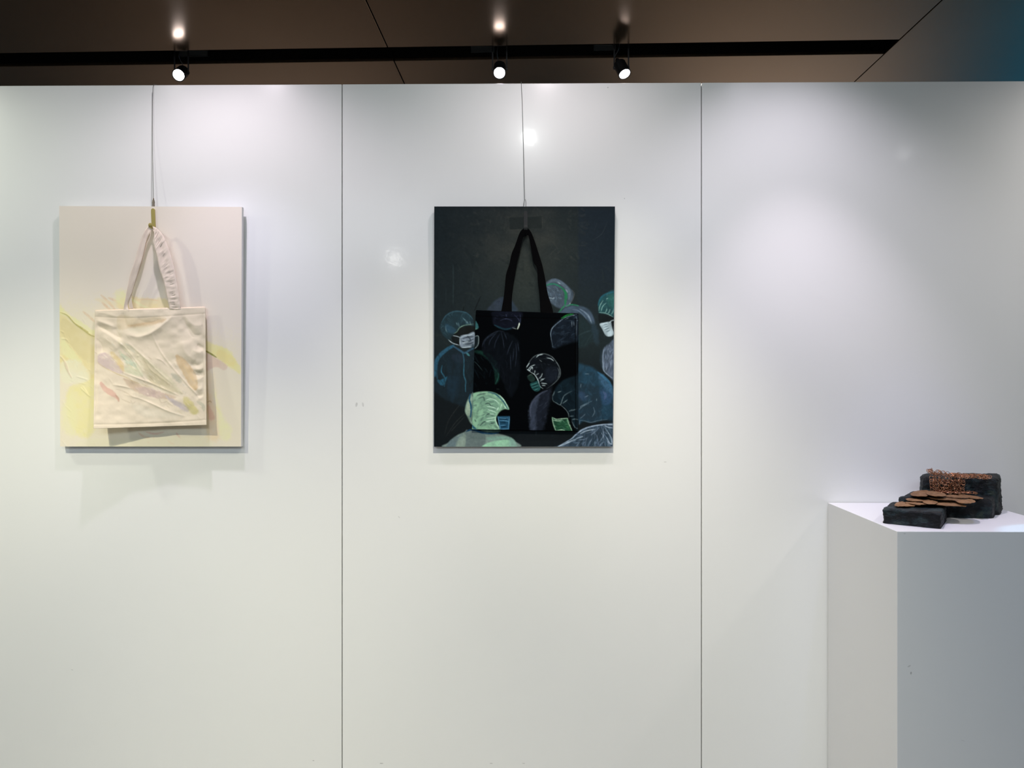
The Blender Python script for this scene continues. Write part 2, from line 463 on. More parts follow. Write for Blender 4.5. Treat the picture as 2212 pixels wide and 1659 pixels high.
bm = bmesh.new()
box(bm, (-5.2, -7.2, ZC + 0.014), (6.8, slots[-1][0], ZC + 0.10), mtx=CR)
for k in range(6):
    box(bm, (-5.2, slots[k + 1][1], ZC + 0.014), (6.8, slots[k][0], ZC + 0.10), mtx=CR)
box(bm, (-5.2, s_far, ZC + 0.014), (6.8, 4.2, ZC + 0.10), mtx=CR)
box(bm, (-5.2, -7.2, ZC + 0.1002), (6.8, 4.2, ZC + 0.14), mtx=CR)
ceil = tag(obj('ceiling', bm, M_void), kind='structure')
G = 0.0022
xs = [j1 - PW * 3, j1 - PW * 2, j0, j1, j1 + PW, j1 + 2 * PW, j1 + 3 * PW]
rows = [(s_far, 4.1)] + [(slots[k + 1][1], slots[k][0]) for k in range(6)] + [(-7.1, slots[-1][0])]
for a, bx in zip(xs, xs[1:]):
    if a >= 6.5: continue
    if a >= j1 - 0.01:           # the bay beyond the diagonal joint has no slot behind the partition
        rr = [(slots[1][1], 4.1)] + rows[2:]
    else:
        rr = rows
    for (ya, yb) in rr:
        bm = bmesh.new()
        box(bm, (max(a + G, -5.1), ya + (0 if ya < -7 else 0.0005), ZC), (min(bx - G, 6.7), yb - 0.0005, ZC + 0.0135), 0.001, 1, mtx=CR)
        obj('panel', bm, M_ceil, ceil)
# track rail inside the visible slot
bm = bmesh.new()
yc = (s_near + s_far) / 2
box(bm, (-4.6, yc - 0.017, ZC + 0.055), (j1 - 0.02, yc + 0.017, ZC + 0.1), 0.002, 1, mtx=CR)
tag(obj('track_rail', bm, M_void), 'black lighting track recessed in the long ceiling slot', 'track')

# ================================================================== TRACK LAMPS
def lamp(face_px, axis, ad_px, label, power):
    zf = ZC - 0.110
    yl = yc - 0.02
    # lamp hangs under the slot: the face centre sits on the sight line at the slot's distance
    fx, fy = face_px
    g = (cl(Vector((float(onY(fx, fy, 0.55)[0]), 0.55, 0))))
    Yf = (yc - g[0] * 0 - 0.03)
    fc = vY(fx, fy, Yf - 0.0234 * float(onY(fx, fy, 0.55)[0]))
    ax = Vector(axis).normalized()
    root = empty('track_lamp', (fc.x, fc.y, ZC), label=label, cat='lamp', group='spot lamps on the ceiling track')
    L = 0.066
    base = fc - ax * L
    r = 0.0255
    bm = bmesh.new()
    lathe(bm, base, ax, [(-0.022, 0.005), (-0.020, 0.008), (-0.006, 0.012), (0.004, 0.019), (0.008, r), (L - 0.004, r), (L, r + 0.0012), (L + 0.003, r + 0.001), (L + 0.003, r - 0.0025), (L - 0.004, r - 0.003)], 32)
    obj('housing', bm, M_black, root, smooth=False)
    bm = bmesh.new()
    lathe(bm, fc, ax, [(-0.002, r - 0.0035), (0.002, r - 0.0036), (0.0036, r * 0.6), (0.004, r * 0.2)], 28)
    obj('lens', bm, M_lens, root, smooth=True)
    # yoke: two flat arms from the cross bar in the slot down to the pivots
    piv = fc - ax * (L * 0.55)
    top = Vector((piv.x, piv.y, ZC + 0.045))
    bm = bmesh.new()
    for s in (-1, 1):
        c = piv + E * s * (r + 0.0035)
        box(bm, (c.x - 0.0028, c.y - 0.0012, c.z - 0.008), (c.x + 0.0028, c.y + 0.0012, ZC + 0.030))
    box(bm, (piv.x - r - 0.005, piv.y - 0.005, ZC + 0.028), (piv.x + r + 0.005, piv.y + 0.005, ZC + 0.031))
    obj('yoke', bm, M_black, root)
    for s in (-1, 1):
        c = piv + E * s * (r + 0.001)
        bm = bmesh.new(); lathe(bm, c, E * s, [(0, 0.0045), (0.006, 0.0045), (0.007, 0.0035)], 14)
        obj('pivot_screw', bm, M_black, root)
    bm = bmesh.new(); tube(bm, [(piv.x, piv.y, ZC + 0.030), (piv.x, piv.y, ZC + 0.058)], 0.005, 10)
    obj('stem', bm, M_black, root)
    # power lead
    a = base - ax * 0.02
    bm = bmesh.new()
    tube(bm, catmull([tuple(a), tuple(a + Vector((-0.008, 0.004, 0.016))), (piv.x - 0.011, piv.y + 0.003, ZC + 0.002), (piv.x - 0.006, piv.y, ZC + 0.03)], 6), 0.0016, 6)
    obj('power_lead', bm, M_black, root)
    # grey adapter plate seen in the slot
    a0, a1, b0, b1 = ad_px
    p0 = vZ(a0, b1, ZC + 0.03); p1 = vZ(a1, b0, ZC + 0.03)
    bm = bmesh.new()
    box(bm, (min(p0.x, p1.x), p0.y, ZC + 0.030), (max(p0.x, p1.x), p1.y, ZC + 0.052), 0.001)
    obj('adapter', bm, M_plate, root)
    l = bpy.data.lights.new('lamp_light', 'SPOT'); l.energy = power; l.spot_size = math.radians(100); l.spot_blend = 0.8
    l.shadow_soft_size = 0.02; l.color = (1.0, 0.96, 0.94)
    lo = bpy.data.objects.new('lamp_light', l); COL.objects.link(lo)
    lo.location = fc + ax * 0.012; aim(lo, tuple(fc + ax))
lamp((386, 162), (0.05, -0.82, -0.57), (398, 448, 121, 130), 'leftmost of the three lit black track spotlights, above the cream painting', 12)
lamp((1079, 157), (0.0, -0.72, -0.70), (1019, 1068, 111.5, 121), 'lit black track spotlight facing forward above the middle of the dark painting', 12)
lamp((1349, 159), (0.30, -0.46, -0.86), (1281, 1330, 108.5, 117.5), 'lit black track spotlight turned to the right, rightmost of the three', 12)

# ================================================================== PEDESTAL
PZ = 1.5 - 0.4208
fl = vZ(1938, 1148, PZ); x0 = fl.x; y0 = fl.y
ped_scuffs = []
for (px, py, hx, hy, an, s) in ((1964, 1439, 5, 2, -.5, .35), (1968, 1454, 2, 4, .1, .6), (1954, 1153, 3, 1, 0, .4), (2080, 1600, 6, 1, .3, .15)
                                ):
    X, _, Z = onY(px, py, y0); ped_scuffs.append((float(X), float(Z), hx * .00125, hy * .00125, an, s))
M_ped = scuffed_white('pedestal_white', (0.76, 0.765, 0.77), ped_scuffs, 0.6, spec=0.3)
bm = bmesh.new(); box(bm, (x0, y0, 0.0), (x0 + 0.50, -0.004, PZ), 0.0012, 2)
tag(obj('pedestal', bm, M_ped), 'tall white box pedestal against the wall carrying the black sculpture', 'pedestal')

# ================================================================== ART 1: cream canvas
A = Paint(120, 436, 532, 976, (217, 212, 201), sat=0.84, base=(217, 212, 200))
def T(x0, y0, s): return lambda P: [(x0 + x * s, y0 + y * s) for x, y in P]
CL = T(80, 400, 520 / 1150); CV = T(120, 600, 140 / 611); CW = T(430, 700, 130 / 719); CS = T(180, 640, 300 / 1464)
A.poly([(120, 690), (200, 650), (300, 640), (420, 700), (535, 760), (535, 980), (120, 980)], (218, 213, 190), .85, 40, .1)
A.poly([(118, 660), (140, 678), (190, 735), (215, 770), (215, 830), (160, 800), (118, 790)], (216, 206, 150), .95, 7)
A.poly(CV([(30, 250), (110, 330), (240, 410), (330, 480), (385, 500), (390, 580), (280, 540), (130, 380), (30, 340)]), (226, 220, 158), .8, 4)
A.poly(CV([(60, 380), (180, 440), (290, 510), (380, 560), (390, 780), (260, 770), (60, 540)]), (206, 196, 146), .75, 3)
A.poly(CV([(60, 560), (250, 780), (200, 800), (60, 720)]), (228, 222, 170), .7, 5)
A.poly(CV([(110, 1060), (250, 980), (390, 960), (400, 1300), (330, 1500), (200, 1480), (110, 1300)]), (226, 214, 150), .8, 6)
A.poly(CV([(60, 1200), (180, 1100), (190, 1480), (60, 1420)]), (224, 218, 170), .7, 9)
A.poly(CV([(50, 800), (200, 770), (320, 900), (300, 980), (120, 1000), (50, 960)]), (222, 219, 192), .8, 5)
A.stroke(CV([(40, 325), (110, 355), (180, 430), (260, 490), (330, 540), (390, 560)]), 2.6, (160, 156, 88), .9, .3, .3, H=.0008, Hw=2)
A.stroke(CV([(180, 430), (250, 475), (310, 515)]), 3.2, (150, 146, 76), .7, .3)
for P in ([(430, 165), (500, 230), (560, 300)], [(440, 235), (480, 270), (520, 310)], [(260, 320), (320, 370), (370, 415)], [(500, 190), (560, 215), (620, 260)]):
    A.stroke(CV(P), 6, (208, 186, 156), .75, .6, .5)
A.stroke(CL([(280, 545), (340, 560), (420, 590)]), 10, (222, 208, 170), .5, .4)
A.poly(CL([(430, 530), (520, 540), (620, 545), (640, 600), (420, 600), (380, 560)]), (228, 208, 158), .85, 5)
A.poly(CL([(380, 500), (430, 510), (430, 580), (370, 560)]), (232, 220, 168), .7, 7)
A.stroke(CL([(440, 535), (500, 575), (560, 600)]), 6, (234, 222, 178), .8, .4)
A.stroke(CL([(480, 548), (530, 545), (580, 552)]), 3, (215, 190, 150), .6, .4)
A.poly(CW([(70, 200), (180, 240), (300, 280), (380, 330), (440, 430), (495, 520), (490, 600), (430, 560), (330, 500), (200, 390), (70, 330)]), (226, 215, 145), .9, 4)
A.poly(CW([(200, 400), (300, 470), (400, 510), (450, 470), (370, 360), (240, 300)]), (216, 205, 136), .6, 5)
A.poly(CW([(70, 340), (200, 400), (340, 500), (300, 550), (230, 520), (160, 530), (70, 560)]), (205, 184, 164), .9, 2.5)
A.stroke(CW([(60, 310), (140, 355), (210, 400)]), 3.5, (120, 124, 52), .95, .3)
A.poly(CW([(70, 600), (160, 570), (200, 760), (190, 900), (70, 900)]), (222, 208, 172), .6, 8)
A.poly(CW([(80, 760), (160, 900), (230, 1050), (250, 1370), (80, 1350)]), (222, 200, 160), .7, 8)
A.poly(CW([(100, 960), (160, 1040), (190, 1130), (120, 1140)]), (206, 168, 142), .7, 3)
A.stroke(CW([(100, 935), (130, 920), (150, 940)]), 3, (178, 156, 110), .7)
A.stroke(CW([(200, 990), (240, 1040), (250, 1080)]), 3, (216, 204, 140), .8)
A.poly(CW([(180, 780), (300, 1120), (390, 1240), (370, 1380), (250, 1360), (210, 1050)]), (230, 220, 172), .8, 6)
for P, cc in (([(980, 1440), (1000, 1470), (1030, 1500)], (205, 170, 150)), ([(890, 1520), (930, 1550), (960, 1560)], (214, 190, 165)), ([(680, 1530), (690, 1550)], (214, 190, 165)),
              ([(740, 1480), (745, 1510)], (212, 190, 165)), ([(580, 1440), (640, 1480), (700, 1490)], (206, 178, 150)), ([(660, 1430), (760, 1450), (850, 1430)], (206, 170, 150))):
    A.stroke(CS(P), 5, cc, .6, .4)
A.poly(CS([(20, 1500), (300, 1500), (700, 1480), (1270, 1480), (1270, 1600), (20, 1600)]), (216, 214, 186), .6, 5)
# thick paint ridges
for P, h in (([(60, 575), (100, 580), (125, 610)], .0012), ([(40, 735), (80, 780), (100, 850), (150, 940)], .0016), ([(90, 790), (120, 880)], .0016),
             ([(240, 1040), (280, 1080), (325, 1120)], .0012), ([(260, 1030), (300, 1090)], .0010), ([(50, 500), (80, 520)], .001), ([(200, 930), (300, 960)], .0008),
             ([(60, 1390), (60, 1500)], .0005)):
    A.stroke(CV(P), 3.5, (205, 192, 166) if h > .0014 else None, .6, .4, H=h, Hw=1.6)
for k in range(70):
    x = random.uniform(128, 220); y = random.uniform(680, 955); t = random.gauss(.9, .3); L = random.uniform(5, 20)
    A.stroke([(x, y), (x + L * math.cos(t), y + L * math.sin(t))], 1.5, None, H=random.uniform(-.0003, .0005), Hw=1.5)

QA = ((128, 445), (522.5, 447), (520.5, 964.5), (130, 964.5))
cdep = lambda u, v: 0.034 - 0.008 * v
c1 = empty('cream_painting', tuple(vY(325, 964, -0.02)), label='cream canvas with pale yellow washes hanging behind the natural cotton tote bag', cat='painting')
sheet('canvas', QA, cdep, A, M_artcream, c1, np.array((0.855, 0.89, 0.915)))

def stretcher(quad, depth, mt, parent, thick=0.016):
    """the canvas wraps round a wooden stretcher: four sides and the back"""
    bm = bmesh.new()
    fr, bk = [], []
    for (q, (u, v)) in zip(quad, ((0, 0), (1, 0), (1, 1), (0, 1))):
        d = float(depth(u, v)) - 0.0004
        p = vY(q[0], q[1], -d)
        fr.append(bm.verts.new(p)); bk.append(bm.verts.new(p + Vector((0, thick, 0))))
    bm.faces.new(fr); bm.faces.new(bk[::-1])
    for i in range(4):
        bm.faces.new((fr[i], fr[(i + 1) % 4], bk[(i + 1) % 4], bk[i]))
    return obj('stretcher', bm, mt, parent)
stretcher(QA, cdep, M_edge, c1)

# brass hook fixed to the canvas
def hook(parent, mt, plate, tip, dep0, out, wd):
    (xa, ya), (xb, yb) = plate
    bm = bmesh.new()
    P = [vY(xa, ya, -dep0), vY(xb, yb, -dep0)]
    n = 10; ring = []
    half = wd / 2
    up = (P[0] - P[1]).normalized(); sd = Vector((1, 0, 0))
    out_pts = []
    for k in range(n + 1):
        t = math.pi * k / n
        out_pts.append(P[0] - up * half + sd * half * math.cos(t) + up * half * math.sin(t))
    out_pts += [P[1] - sd * half, P[1] + sd * half]
    f1 = [bm.verts.new(p + Vector((0, -0.003, 0))) for p in out_pts]
    f0 = [bm.verts.new(p + Vector((0, -0.0003, 0))) for p in out_pts]
    bm.faces.new(f1); bm.faces.new(f0[::-1])
    for i in range(len(f1)):
        j = (i + 1) % len(f1); bm.faces.new((f1[i], f1[j], f0[j], f0[i]))
    o1 = obj('hook_plate', bm, mt, parent)
    # curved tongue, a flat strip bending out and up
    tipv = vY(tip[0], tip[1], -(dep0 + out))
    base = P[1] + Vector((0, -0.0015, 0))
    mid = Vector(((base.x * .65 + tipv.x * .35), base.y - out * 0.55, min(base.z, tipv.z) - 0.012))
    low = Vector((base.x * .9 + tipv.x * .1, base.y - out * 0.12, base.z - 0.008))
    end = Vector((tipv.x * .95 + base.x * .05, tipv.y, tipv.z - 0.010))
    C = catmull([tuple(base), tuple(low), tuple(mid), tuple(end), tuple(tipv)], 6)
    bm = bmesh.new(); prev = None; rows_ = []
    for i, p in enumerate(C):
        p = Vector(p); t = (Vector(C[min(i + 1, len(C) - 1)]) - Vector(C[max(i - 1, 0)])).normalized()
        nn = sd.cross(t).normalized(); h = half * (0.95 if i < len(C) - 3 else (0.85, 0.65, 0.3)[i - len(C) + 3])
        rows_.append([bm.verts.new(p + sd * h + nn * .0013), bm.verts.new(p - sd * h + nn * .0013), bm.verts.new(p - sd * h - nn * .0013), bm.verts.new(p + sd * h - nn * .0013)])
    for a, b_ in zip(rows_, rows_[1:]):
        for k in range(4): bm.faces.new((a[k], a[(k + 1) % 4], b_[(k + 1) % 4], b_[k]))
    bm.faces.new(rows_[0]); bm.faces.new(rows_[-1][::-1])
    o2 = obj('hook_tongue', bm, mt, parent, smooth=False)
    return o1, o2
h1, h2 = hook(c1, M_brass, ((331, 450.5), (332.5, 490)), (325, 482), 0.0345, 0.030, 0.0125)
h1['label'] = 'brass hook plate'; h2['label'] = 'curved brass hook tongue'

# ------------------------------------------------------------------ tote bags
def ribbon(name, path, mt, parent, thick=0.0016, wave=0.0, sub=6, pucker=0.0):
    """path rows: (left_px, right_px, depth_left, depth_right); a flat cloth strap"""
    L = catmull([(a[0], a[1], dl) for a, _, dl, _ in path], sub); R = catmull([(b_[0], b_[1], dr) for _, b_, _, dr in path], sub)
    bm = bmesh.new(); K = 8; rows_ = []
    n = len(L)
    for i in range(n):
        row = []
        for k in range(K + 1):
            t = k / K
            q = L[i] * (1 - t) + R[i] * t
            d = q[2] + pucker * (math.sin(i * 1.3 + 3 * math.sin(i * .7) + t * 5) * math.exp(-((t - .5 - .1 * math.sin(i * 1.3)) / .22) ** 2) + .5 * math.exp(-((t - .5) / .06) ** 2) * -1) + wave * math.sin(i * .8) * (t - .5)
            row.append(Vector([float(c) for c in onY(q[0], q[1], -d)]))
        rows_.append(row)
    fv = [[bm.verts.new(p) for p in row] for row in rows_]
    bv = [[bm.verts.new(p + Vector((0, thick, 0))) for p in row] for row in rows_]
    for i in range(n - 1):
        for k in range(K):
            bm.faces.new((fv[i][k], fv[i][k + 1], fv[i + 1][k + 1], fv[i + 1][k]))
            bm.faces.new((bv[i][k], bv[i + 1][k], bv[i + 1][k + 1], bv[i][k + 1]))
        bm.faces.new((fv[i][0], fv[i + 1][0], bv[i + 1][0], bv[i][0]))
        bm.faces.new((fv[i][K], bv[i][K], bv[i + 1][K], fv[i + 1][K]))
    bm.faces.new(fv[0] + bv[0][::-1]); bm.faces.new((fv[-1] + bv[-1][::-1])[::-1])
    return obj(name, bm, mt, parent, smooth=True)

B = Paint(196, 655, 452, 934, (214, 199, 176), sat=0.92, crease=True, base=(214, 200, 176))
BS = CS
B.poly(BS([(370, 200), (600, 230), (830, 210), (860, 240), (800, 280), (650, 330), (480, 340), (370, 345)]), (202, 184, 152), .8, 3)
B.poly(BS([(480, 300), (700, 265), (870, 235), (830, 275), (600, 315), (500, 325)]), (190, 160, 122), .6, 3)
B.poly(BS([(460, 350), (560, 410), (700, 380), (760, 330), (640, 320)]), (208, 200, 172), .5, 5)
B.poly(BS([(150, 620), (230, 590), (310, 650), (400, 740), (425, 800), (380, 815), (260, 770), (160, 715)]), (192, 172, 166), .85, 2)
B.poly(BS([(280, 580), (330, 600), (420, 700), (440, 790), (400, 780), (330, 680), (290, 620)]), (208, 184, 132), .8, 3)
B.poly(BS([(370, 560), (440, 620), (560, 700), (640, 830), (560, 840), (430, 790), (440, 700), (390, 640)]), (196, 196, 164), .8, 4)
B.poly(BS([(400, 600), (460, 650), (540, 700), (560, 750), (480, 720), (430, 690)]), (160, 176, 156), .6, 4)
B.stroke(BS([(440, 500), (490, 540), (540, 590)]), 8, (176, 178, 166), .6, .4)
B.poly(BS([(360, 460), (480, 500), (620, 620), (760, 720), (900, 830), (1000, 960), (1060, 1040), (900, 1010), (720, 920), (640, 830), (560, 700), (440, 590)]), (200, 190, 160), .75, 5)
B.poly(BS([(620, 650), (760, 780), (880, 880), (960, 960), (1000, 1010), (860, 990), (730, 930), (660, 800)]), (184, 170, 136), .5, 4)
B.poly(BS([(970, 620), (1040, 640), (1120, 720), (1190, 830), (1210, 950), (1180, 1000), (1110, 930), (1040, 800), (990, 720)]), (196, 168, 128), .85, 3)
B.stroke(BS([(1060, 720), (1120, 810), (1170, 900)]), 9, (212, 184, 140), .6, .3)
B.poly(BS([(920, 810), (990, 830), (1040, 890), (1010, 920), (950, 870)]), (168, 166, 146), .7, 4)
B.poly(BS([(420, 860), (520, 890), (640, 950), (820, 1010), (980, 1060), (900, 1090), (700, 1060), (520, 990), (450, 920)]), (184, 160, 136), .75, 3)
B.poly(BS([(540, 960), (680, 960), (800, 1000), (860, 1040), (800, 1080), (640, 1040)]), (186, 164, 160), .6, 4)
B.poly(BS([(860, 1040), (930, 1070), (1080, 1150), (1120, 1190), (1090, 1215), (960, 1150), (880, 1080)]), (180, 168, 168), .85, 3)
B.poly(BS([(1060, 1060), (1120, 1080), (1180, 1150), (1220, 1220), (1160, 1250), (1100, 1190), (1050, 1110)]), (190, 178, 114), .75, 4)
B.stroke(BS([(1200, 1110), (1260, 1150), (1270, 1210)]), 8, (172, 170, 148), .6, .4)
B.poly(BS([(170, 920), (195, 900), (240, 950), (320, 1000), (360, 1050), (380, 1110), (330, 1070), (250, 1030), (200, 980)]), (204, 164, 146), .9, 2)
B.stroke(BS([(340, 1040), (370, 1080), (370, 1110)]), 4, (178, 140, 116), .6, .4)
for P in ([(400, 1080), (460, 1110), (520, 1130)], [(500, 1100), (520, 1130), (550, 1110)], [(800, 1060), (820, 1120), (880, 1110)], [(340, 980), (420, 1000), (520, 1060)]):
    B.stroke(BS(P), 3, (194, 178, 154), .7, .4)
B.poly(BS([(500, 1130), (700, 1160), (900, 1210), (1060, 1260), (900, 1290), (640, 1280)]), (206, 196, 176), .6, 8)
B.stroke(BS([(150, 700), (240, 760), (360, 820), (440, 850), (560, 910), (760, 970)]), 2, (190, 168, 120), .6, .4)
B.poly(BS([(850, 600), (960, 600), (940, 700), (860, 680)]), (204, 192, 166), .5, 4)
B.poly(BS([(1160, 790), (1270, 780), (1270, 830), (1200, 830)]), (160, 152, 132), .6, 4)
for k in range(170):                                    # dry-brushed pigment drawn along the folds
    t = random.random(); x = 170 + 950 * t + random.gauss(0, 70); y = 540 + 580 * t + random.gauss(0, 105)
    L = random.uniform(12, 80)
    B.stroke(BS([(x, y), (x + L * .7, y + L * .55)]), random.uniform(1.2, 3), random.choice([(206, 190, 158), (220, 208, 184), (184, 166, 136), (196, 188, 172), (228, 214, 196), (213, 195, 175), (213, 195, 175)]), .5, .3, .6)
# folds, hems and puckers as real relief
FOLDS = (([(370, 480), (440, 540), (540, 660), (640, 800)], .0030, 2.0), ([(460, 480), (560, 570), (680, 680), (800, 800), (960, 940)], .0026, 1.8),
                 ([(720, 390), (780, 520), (860, 650), (1000, 820), (1180, 1020), (1240, 1100)], .0026, 1.6), ([(760, 650), (830, 680), (900, 750)], .0018, 1.4),
                 ([(410, 800), (540, 850), (700, 910), (860, 980), (1020, 1050)], .0032, 1.8), ([(300, 930), (420, 950), (520, 975)], .0022, 1.6),
                 ([(420, 1030), (600, 1080), (760, 1150), (920, 1220), (1090, 1270)], .0028, 1.8),
                 ([(620, 610), (700, 760), (820, 860), (940, 950)], .0016, 1.6), ([(380, 500), (500, 640), (640, 860), (740, 920)], .0020, 1.8),
                 ([(270, 860), (310, 920)], .0012, 1.2), ([(1090, 930), (1190, 1020)], .0016, 1.4),
                 ([(450, 400), (560, 425), (680, 400), (780, 340), (870, 270), (940, 205)], .0042, 4.5),
                 ([(130, 250), (240, 290), (320, 320)], .0030, 3), ([(140, 300), (220, 340), (290, 390), (380, 440)], -.0040, 3.5),
                 ([(180, 360), (260, 400), (360, 470), (420, 520)], .0040, 5), ([(150, 450), (190, 520), (200, 600)], -.0030, 4), ([(210, 430), (300, 500), (360, 560)], .0030, 5),
                 ([(330, 330), (360, 400), (400, 450)], -.003, 4), ([(1050, 230), (1100, 320), (1170, 420), (1260, 390)], -.0036, 5), ([(1080, 220), (1160, 300), (1270, 300)], .0022, 5),
                 ([(1200, 510), (1240, 535), (1275, 545)], -.0034, 3.5), ([(1150, 560), (1220, 590), (1275, 560)], .0024, 3.5), ([(1140, 700), (1200, 730), (1275, 690)], -.0030, 4),
                 ([(1160, 790), (1210, 820), (1275, 800)], -.0038, 4), ([(1170, 760), (1230, 770), (1275, 745)], .0026, 3), ([(1180, 880), (1230, 870), (1275, 840)], .0022, 3.5),
                 ([(1190, 1040), (1230, 1050), (1275, 1020)], -.0032, 3.5), ([(1160, 930), (1220, 980), (1270, 930)], .0022, 4), ([(1200, 1090), (1260, 1060)], .0020, 3),
                 ([(1000, 640), (1110, 700), (1180, 820)], -.0020, 6), ([(1040, 480), (1080, 600), (1180, 680)], .0030, 8), ([(150, 900), (150, 1200)], .0014, 4),
                 ([(560, 240), (700, 260), (820, 240)], -.0034, 7), ([(150, 170), (260, 190), (360, 220)], .0020, 4), ([(420, 170), (440, 260), (460, 330)], -.0022, 4))
for P, h, wd in FOLDS:
    if wd >= 3: B.stroke(BS(P), wd, None, taper=0.3, H=h * 1.75, Hw=wd * 1.0)
def blur(a, n):
    for _ in range(n):
        p = np.pad(a, 1, mode='edge'); a = (p[:-2, 1:-1] + p[2:, 1:-1] + p[1:-1, :-2] + p[1:-1, 2:] + 2 * a) / 6
    return a
B.H = blur(B.H, 5)
for P, h, wd in FOLDS:
    if wd < 3: B.stroke(BS(P), wd, None, taper=0.05, H=h * 0.8, Hw=wd * 0.8)
for k in range(46):                                     # many small creases fanning along the main folds
    t = random.random(); x = 200 + 950 * t + random.gauss(0, 90); y = 480 + 620 * t + random.gauss(0, 130)
    L = random.uniform(25, 110); an = random.gauss(.78, .22)
    B.stroke(BS([(x, y), (x + L * .5 * math.cos(an) + random.gauss(0, 5), y + L * .5 * math.sin(an)), (x + L * math.cos(an + .1), y + L * math.sin(an + .1))]), 1, None, taper=.05, H=random.uniform(-.0010, .0012), Hw=random.uniform(.8, 1.8))
pxb = (np.arange(B.w) + B.x0)[None, :]
B.H = np.clip(B.H, -.0042, .02) * np.clip((pxb - 203) / 10, .15, 1) * np.clip((446 - pxb) / 12, .15, 1)
B.stroke([(205, 684), (270, 687), (330, 685), (390, 681), (443, 677)], 1, (190, 174, 148), .5, .9, .2, H=-.0010, Hw=1.2)
B.stroke([(202, 917), (280, 916), (360, 913), (445, 907)], 1, (200, 184, 158), .45, .9, .2, H=-.0012, Hw=1.2)
B.stroke([(438, 680), (439, 780), (441, 906)], 1, (198, 184, 158), .4, .9, .2, H=-.0012, Hw=1.3)
B.stroke([(208, 690), (209, 780), (206, 915)], 1, (206, 190, 166), .3, .9, .2, H=-.0008, Hw=1.2)
B.H += (val_noise(B.h, B.w, (34, 30), 5) - .5) * .0050 + (val_noise(B.h, B.w, (15, 11), 6) - .5) * .0020 + (val_noise(B.h, B.w, (5, 5), 8) - .5) * .0003
QB = ((205, 671.5), (443.5, 664), (446, 918), (202, 926))
def bdep(u, v): return 0.034 - .008 * v + 0.0165 + 0.004 * np.sin(u * math.pi) + v ** 1.6 * (0.046 * (1 - u) ** 2.2 + 0.022 * u ** 3) + .004 * v
bag1 = empty('tote_bag', tuple(vY(324, 922, -0.06)), label='natural cream cotton tote bag with paint strokes, hung on the brass hook', cat='bag')
sheet('front_panel', QB, bdep, B, M_cotton, bag1, np.array((0.90, 0.88, 0.86)), back=lambda u, v: 0.0016 + 0 * u, step=1.0)
# rear cloth of the bag, a touch taller, meeting the front at the side seams
Bp = Paint(196, 655, 452, 934, (214, 196, 174))
QB2 = ((206, 669.5), (442.5, 662), (445, 917), (203, 925))
sheet('back_panel', QB2, lambda u, v: bdep(u, v) - 0.0035 - .0075 * np.clip(5 * v, 0, 1) * np.clip(8 * u, 0, 1) * np.clip(8 * (1 - u), 0, 1) * np.clip(8 * (1 - v), 0, 1), Bp, M_cotton, bag1, 0.86, back=lambda u, v: 0.0012 + 0 * u, step=6.0)
def S8(P): return (280 + P[0] * .1808, 400 + P[1] * .1808)
dT = 0.066
hL = [((266, 672), (279, 672), .052, .054), ((268.5, 657), (276, 657), .056, .050), ((273, 632), (285.5, 630), .060, .054), ((280, 597), (294.5, 600), .064, .058), ((291, 563), (302.5, 573), .066, .062),
      ((300, 531), (309.5, 549), .066, .062), ((309, 506), (316, 520), .066, .062), ((317, 492), (324.5, 502), .064, .060), ((326, 489.5), (329, 497), .062, .058), ((333, 489.5), (330.5, 497), .060, .056)]
ribbon('handle', hL, M_cotton_plain, bag1, wave=.002, pucker=.0008)
hR = [((330, 489), (331, 498), .062, .064), ((338, 493), (332.5, 505), .064, .067), ((349, 503.5), (333.5, 534), .064, .068), ((360, 525), (338, 552), .064, .068), ((374, 568), (346, 588), .062, .066),
      ((381, 603), (353.5, 611), .060, .064), ((387, 640), (361, 645), .058, .060), ((390.5, 668), (366, 668), .054, .055)]
ribbon('handle', hR, M_cotton_plain, bag1, wave=.001, pucker=.0024, sub=14)
hL2 = [((279, 668), (288, 668), .046, .047), ((277, 640), (284, 640), .047, .050), ((286, 606), (293, 608), .050, .053), ((298, 560), (306, 570), .053, .055), ((318, 497), (324, 505), .054, .055)]
ribbon('handle', hL2, M_cotton_plain, bag1, wave=.001)

# wire holding the cream painting
w1 = empty('hanging_wire', tuple(vY(330, 444, -0.01)), label='thin steel wire over the partition top holding the cream painting', cat='wire')
bm = bmesh.new()
tz = TOP
pts = [vY(338, 180, .03), vY(335, 180, .0)]
pts = [Vector((vY(336, 184, 0).x, 0.03, tz + .002)), Vector((vY(335, 184, 0).x, 0.004, tz + .0035)), Vector((vY(332, 184, 0).x, -.003, tz - .004)), vY(330, 205, -.004), vY(329.5, 300, -.006), vY(331.5, 434, -.018)]
tube(bm, catmull([tuple(p) for p in pts], 8), 0.0008, 6)
obj('cable', bm, M_steel, w1)
bm = bmesh.new()
tube(bm, [tuple(vY(328.6, 200, -.002)), tuple(vY(327.5, 330, -.003)), tuple(vY(327.2, 446, -.008))], 0.0006, 6)
obj('cable', bm, M_steel, w1)
bm = bmesh.new()
a = vY(331.5, 428, -.018); d_ = vY(331.5, 444.2, -.018)
lathe(bm, a, d_ - a, [(0, .0014), (.002, .0022), (.006, .0024), (.007, .0034), (.016, .0046), (.017, .0040), ((d_ - a).length + .004, .0044)], 16)
obj('ferrule', bm, M_brassf, w1, smooth=False)

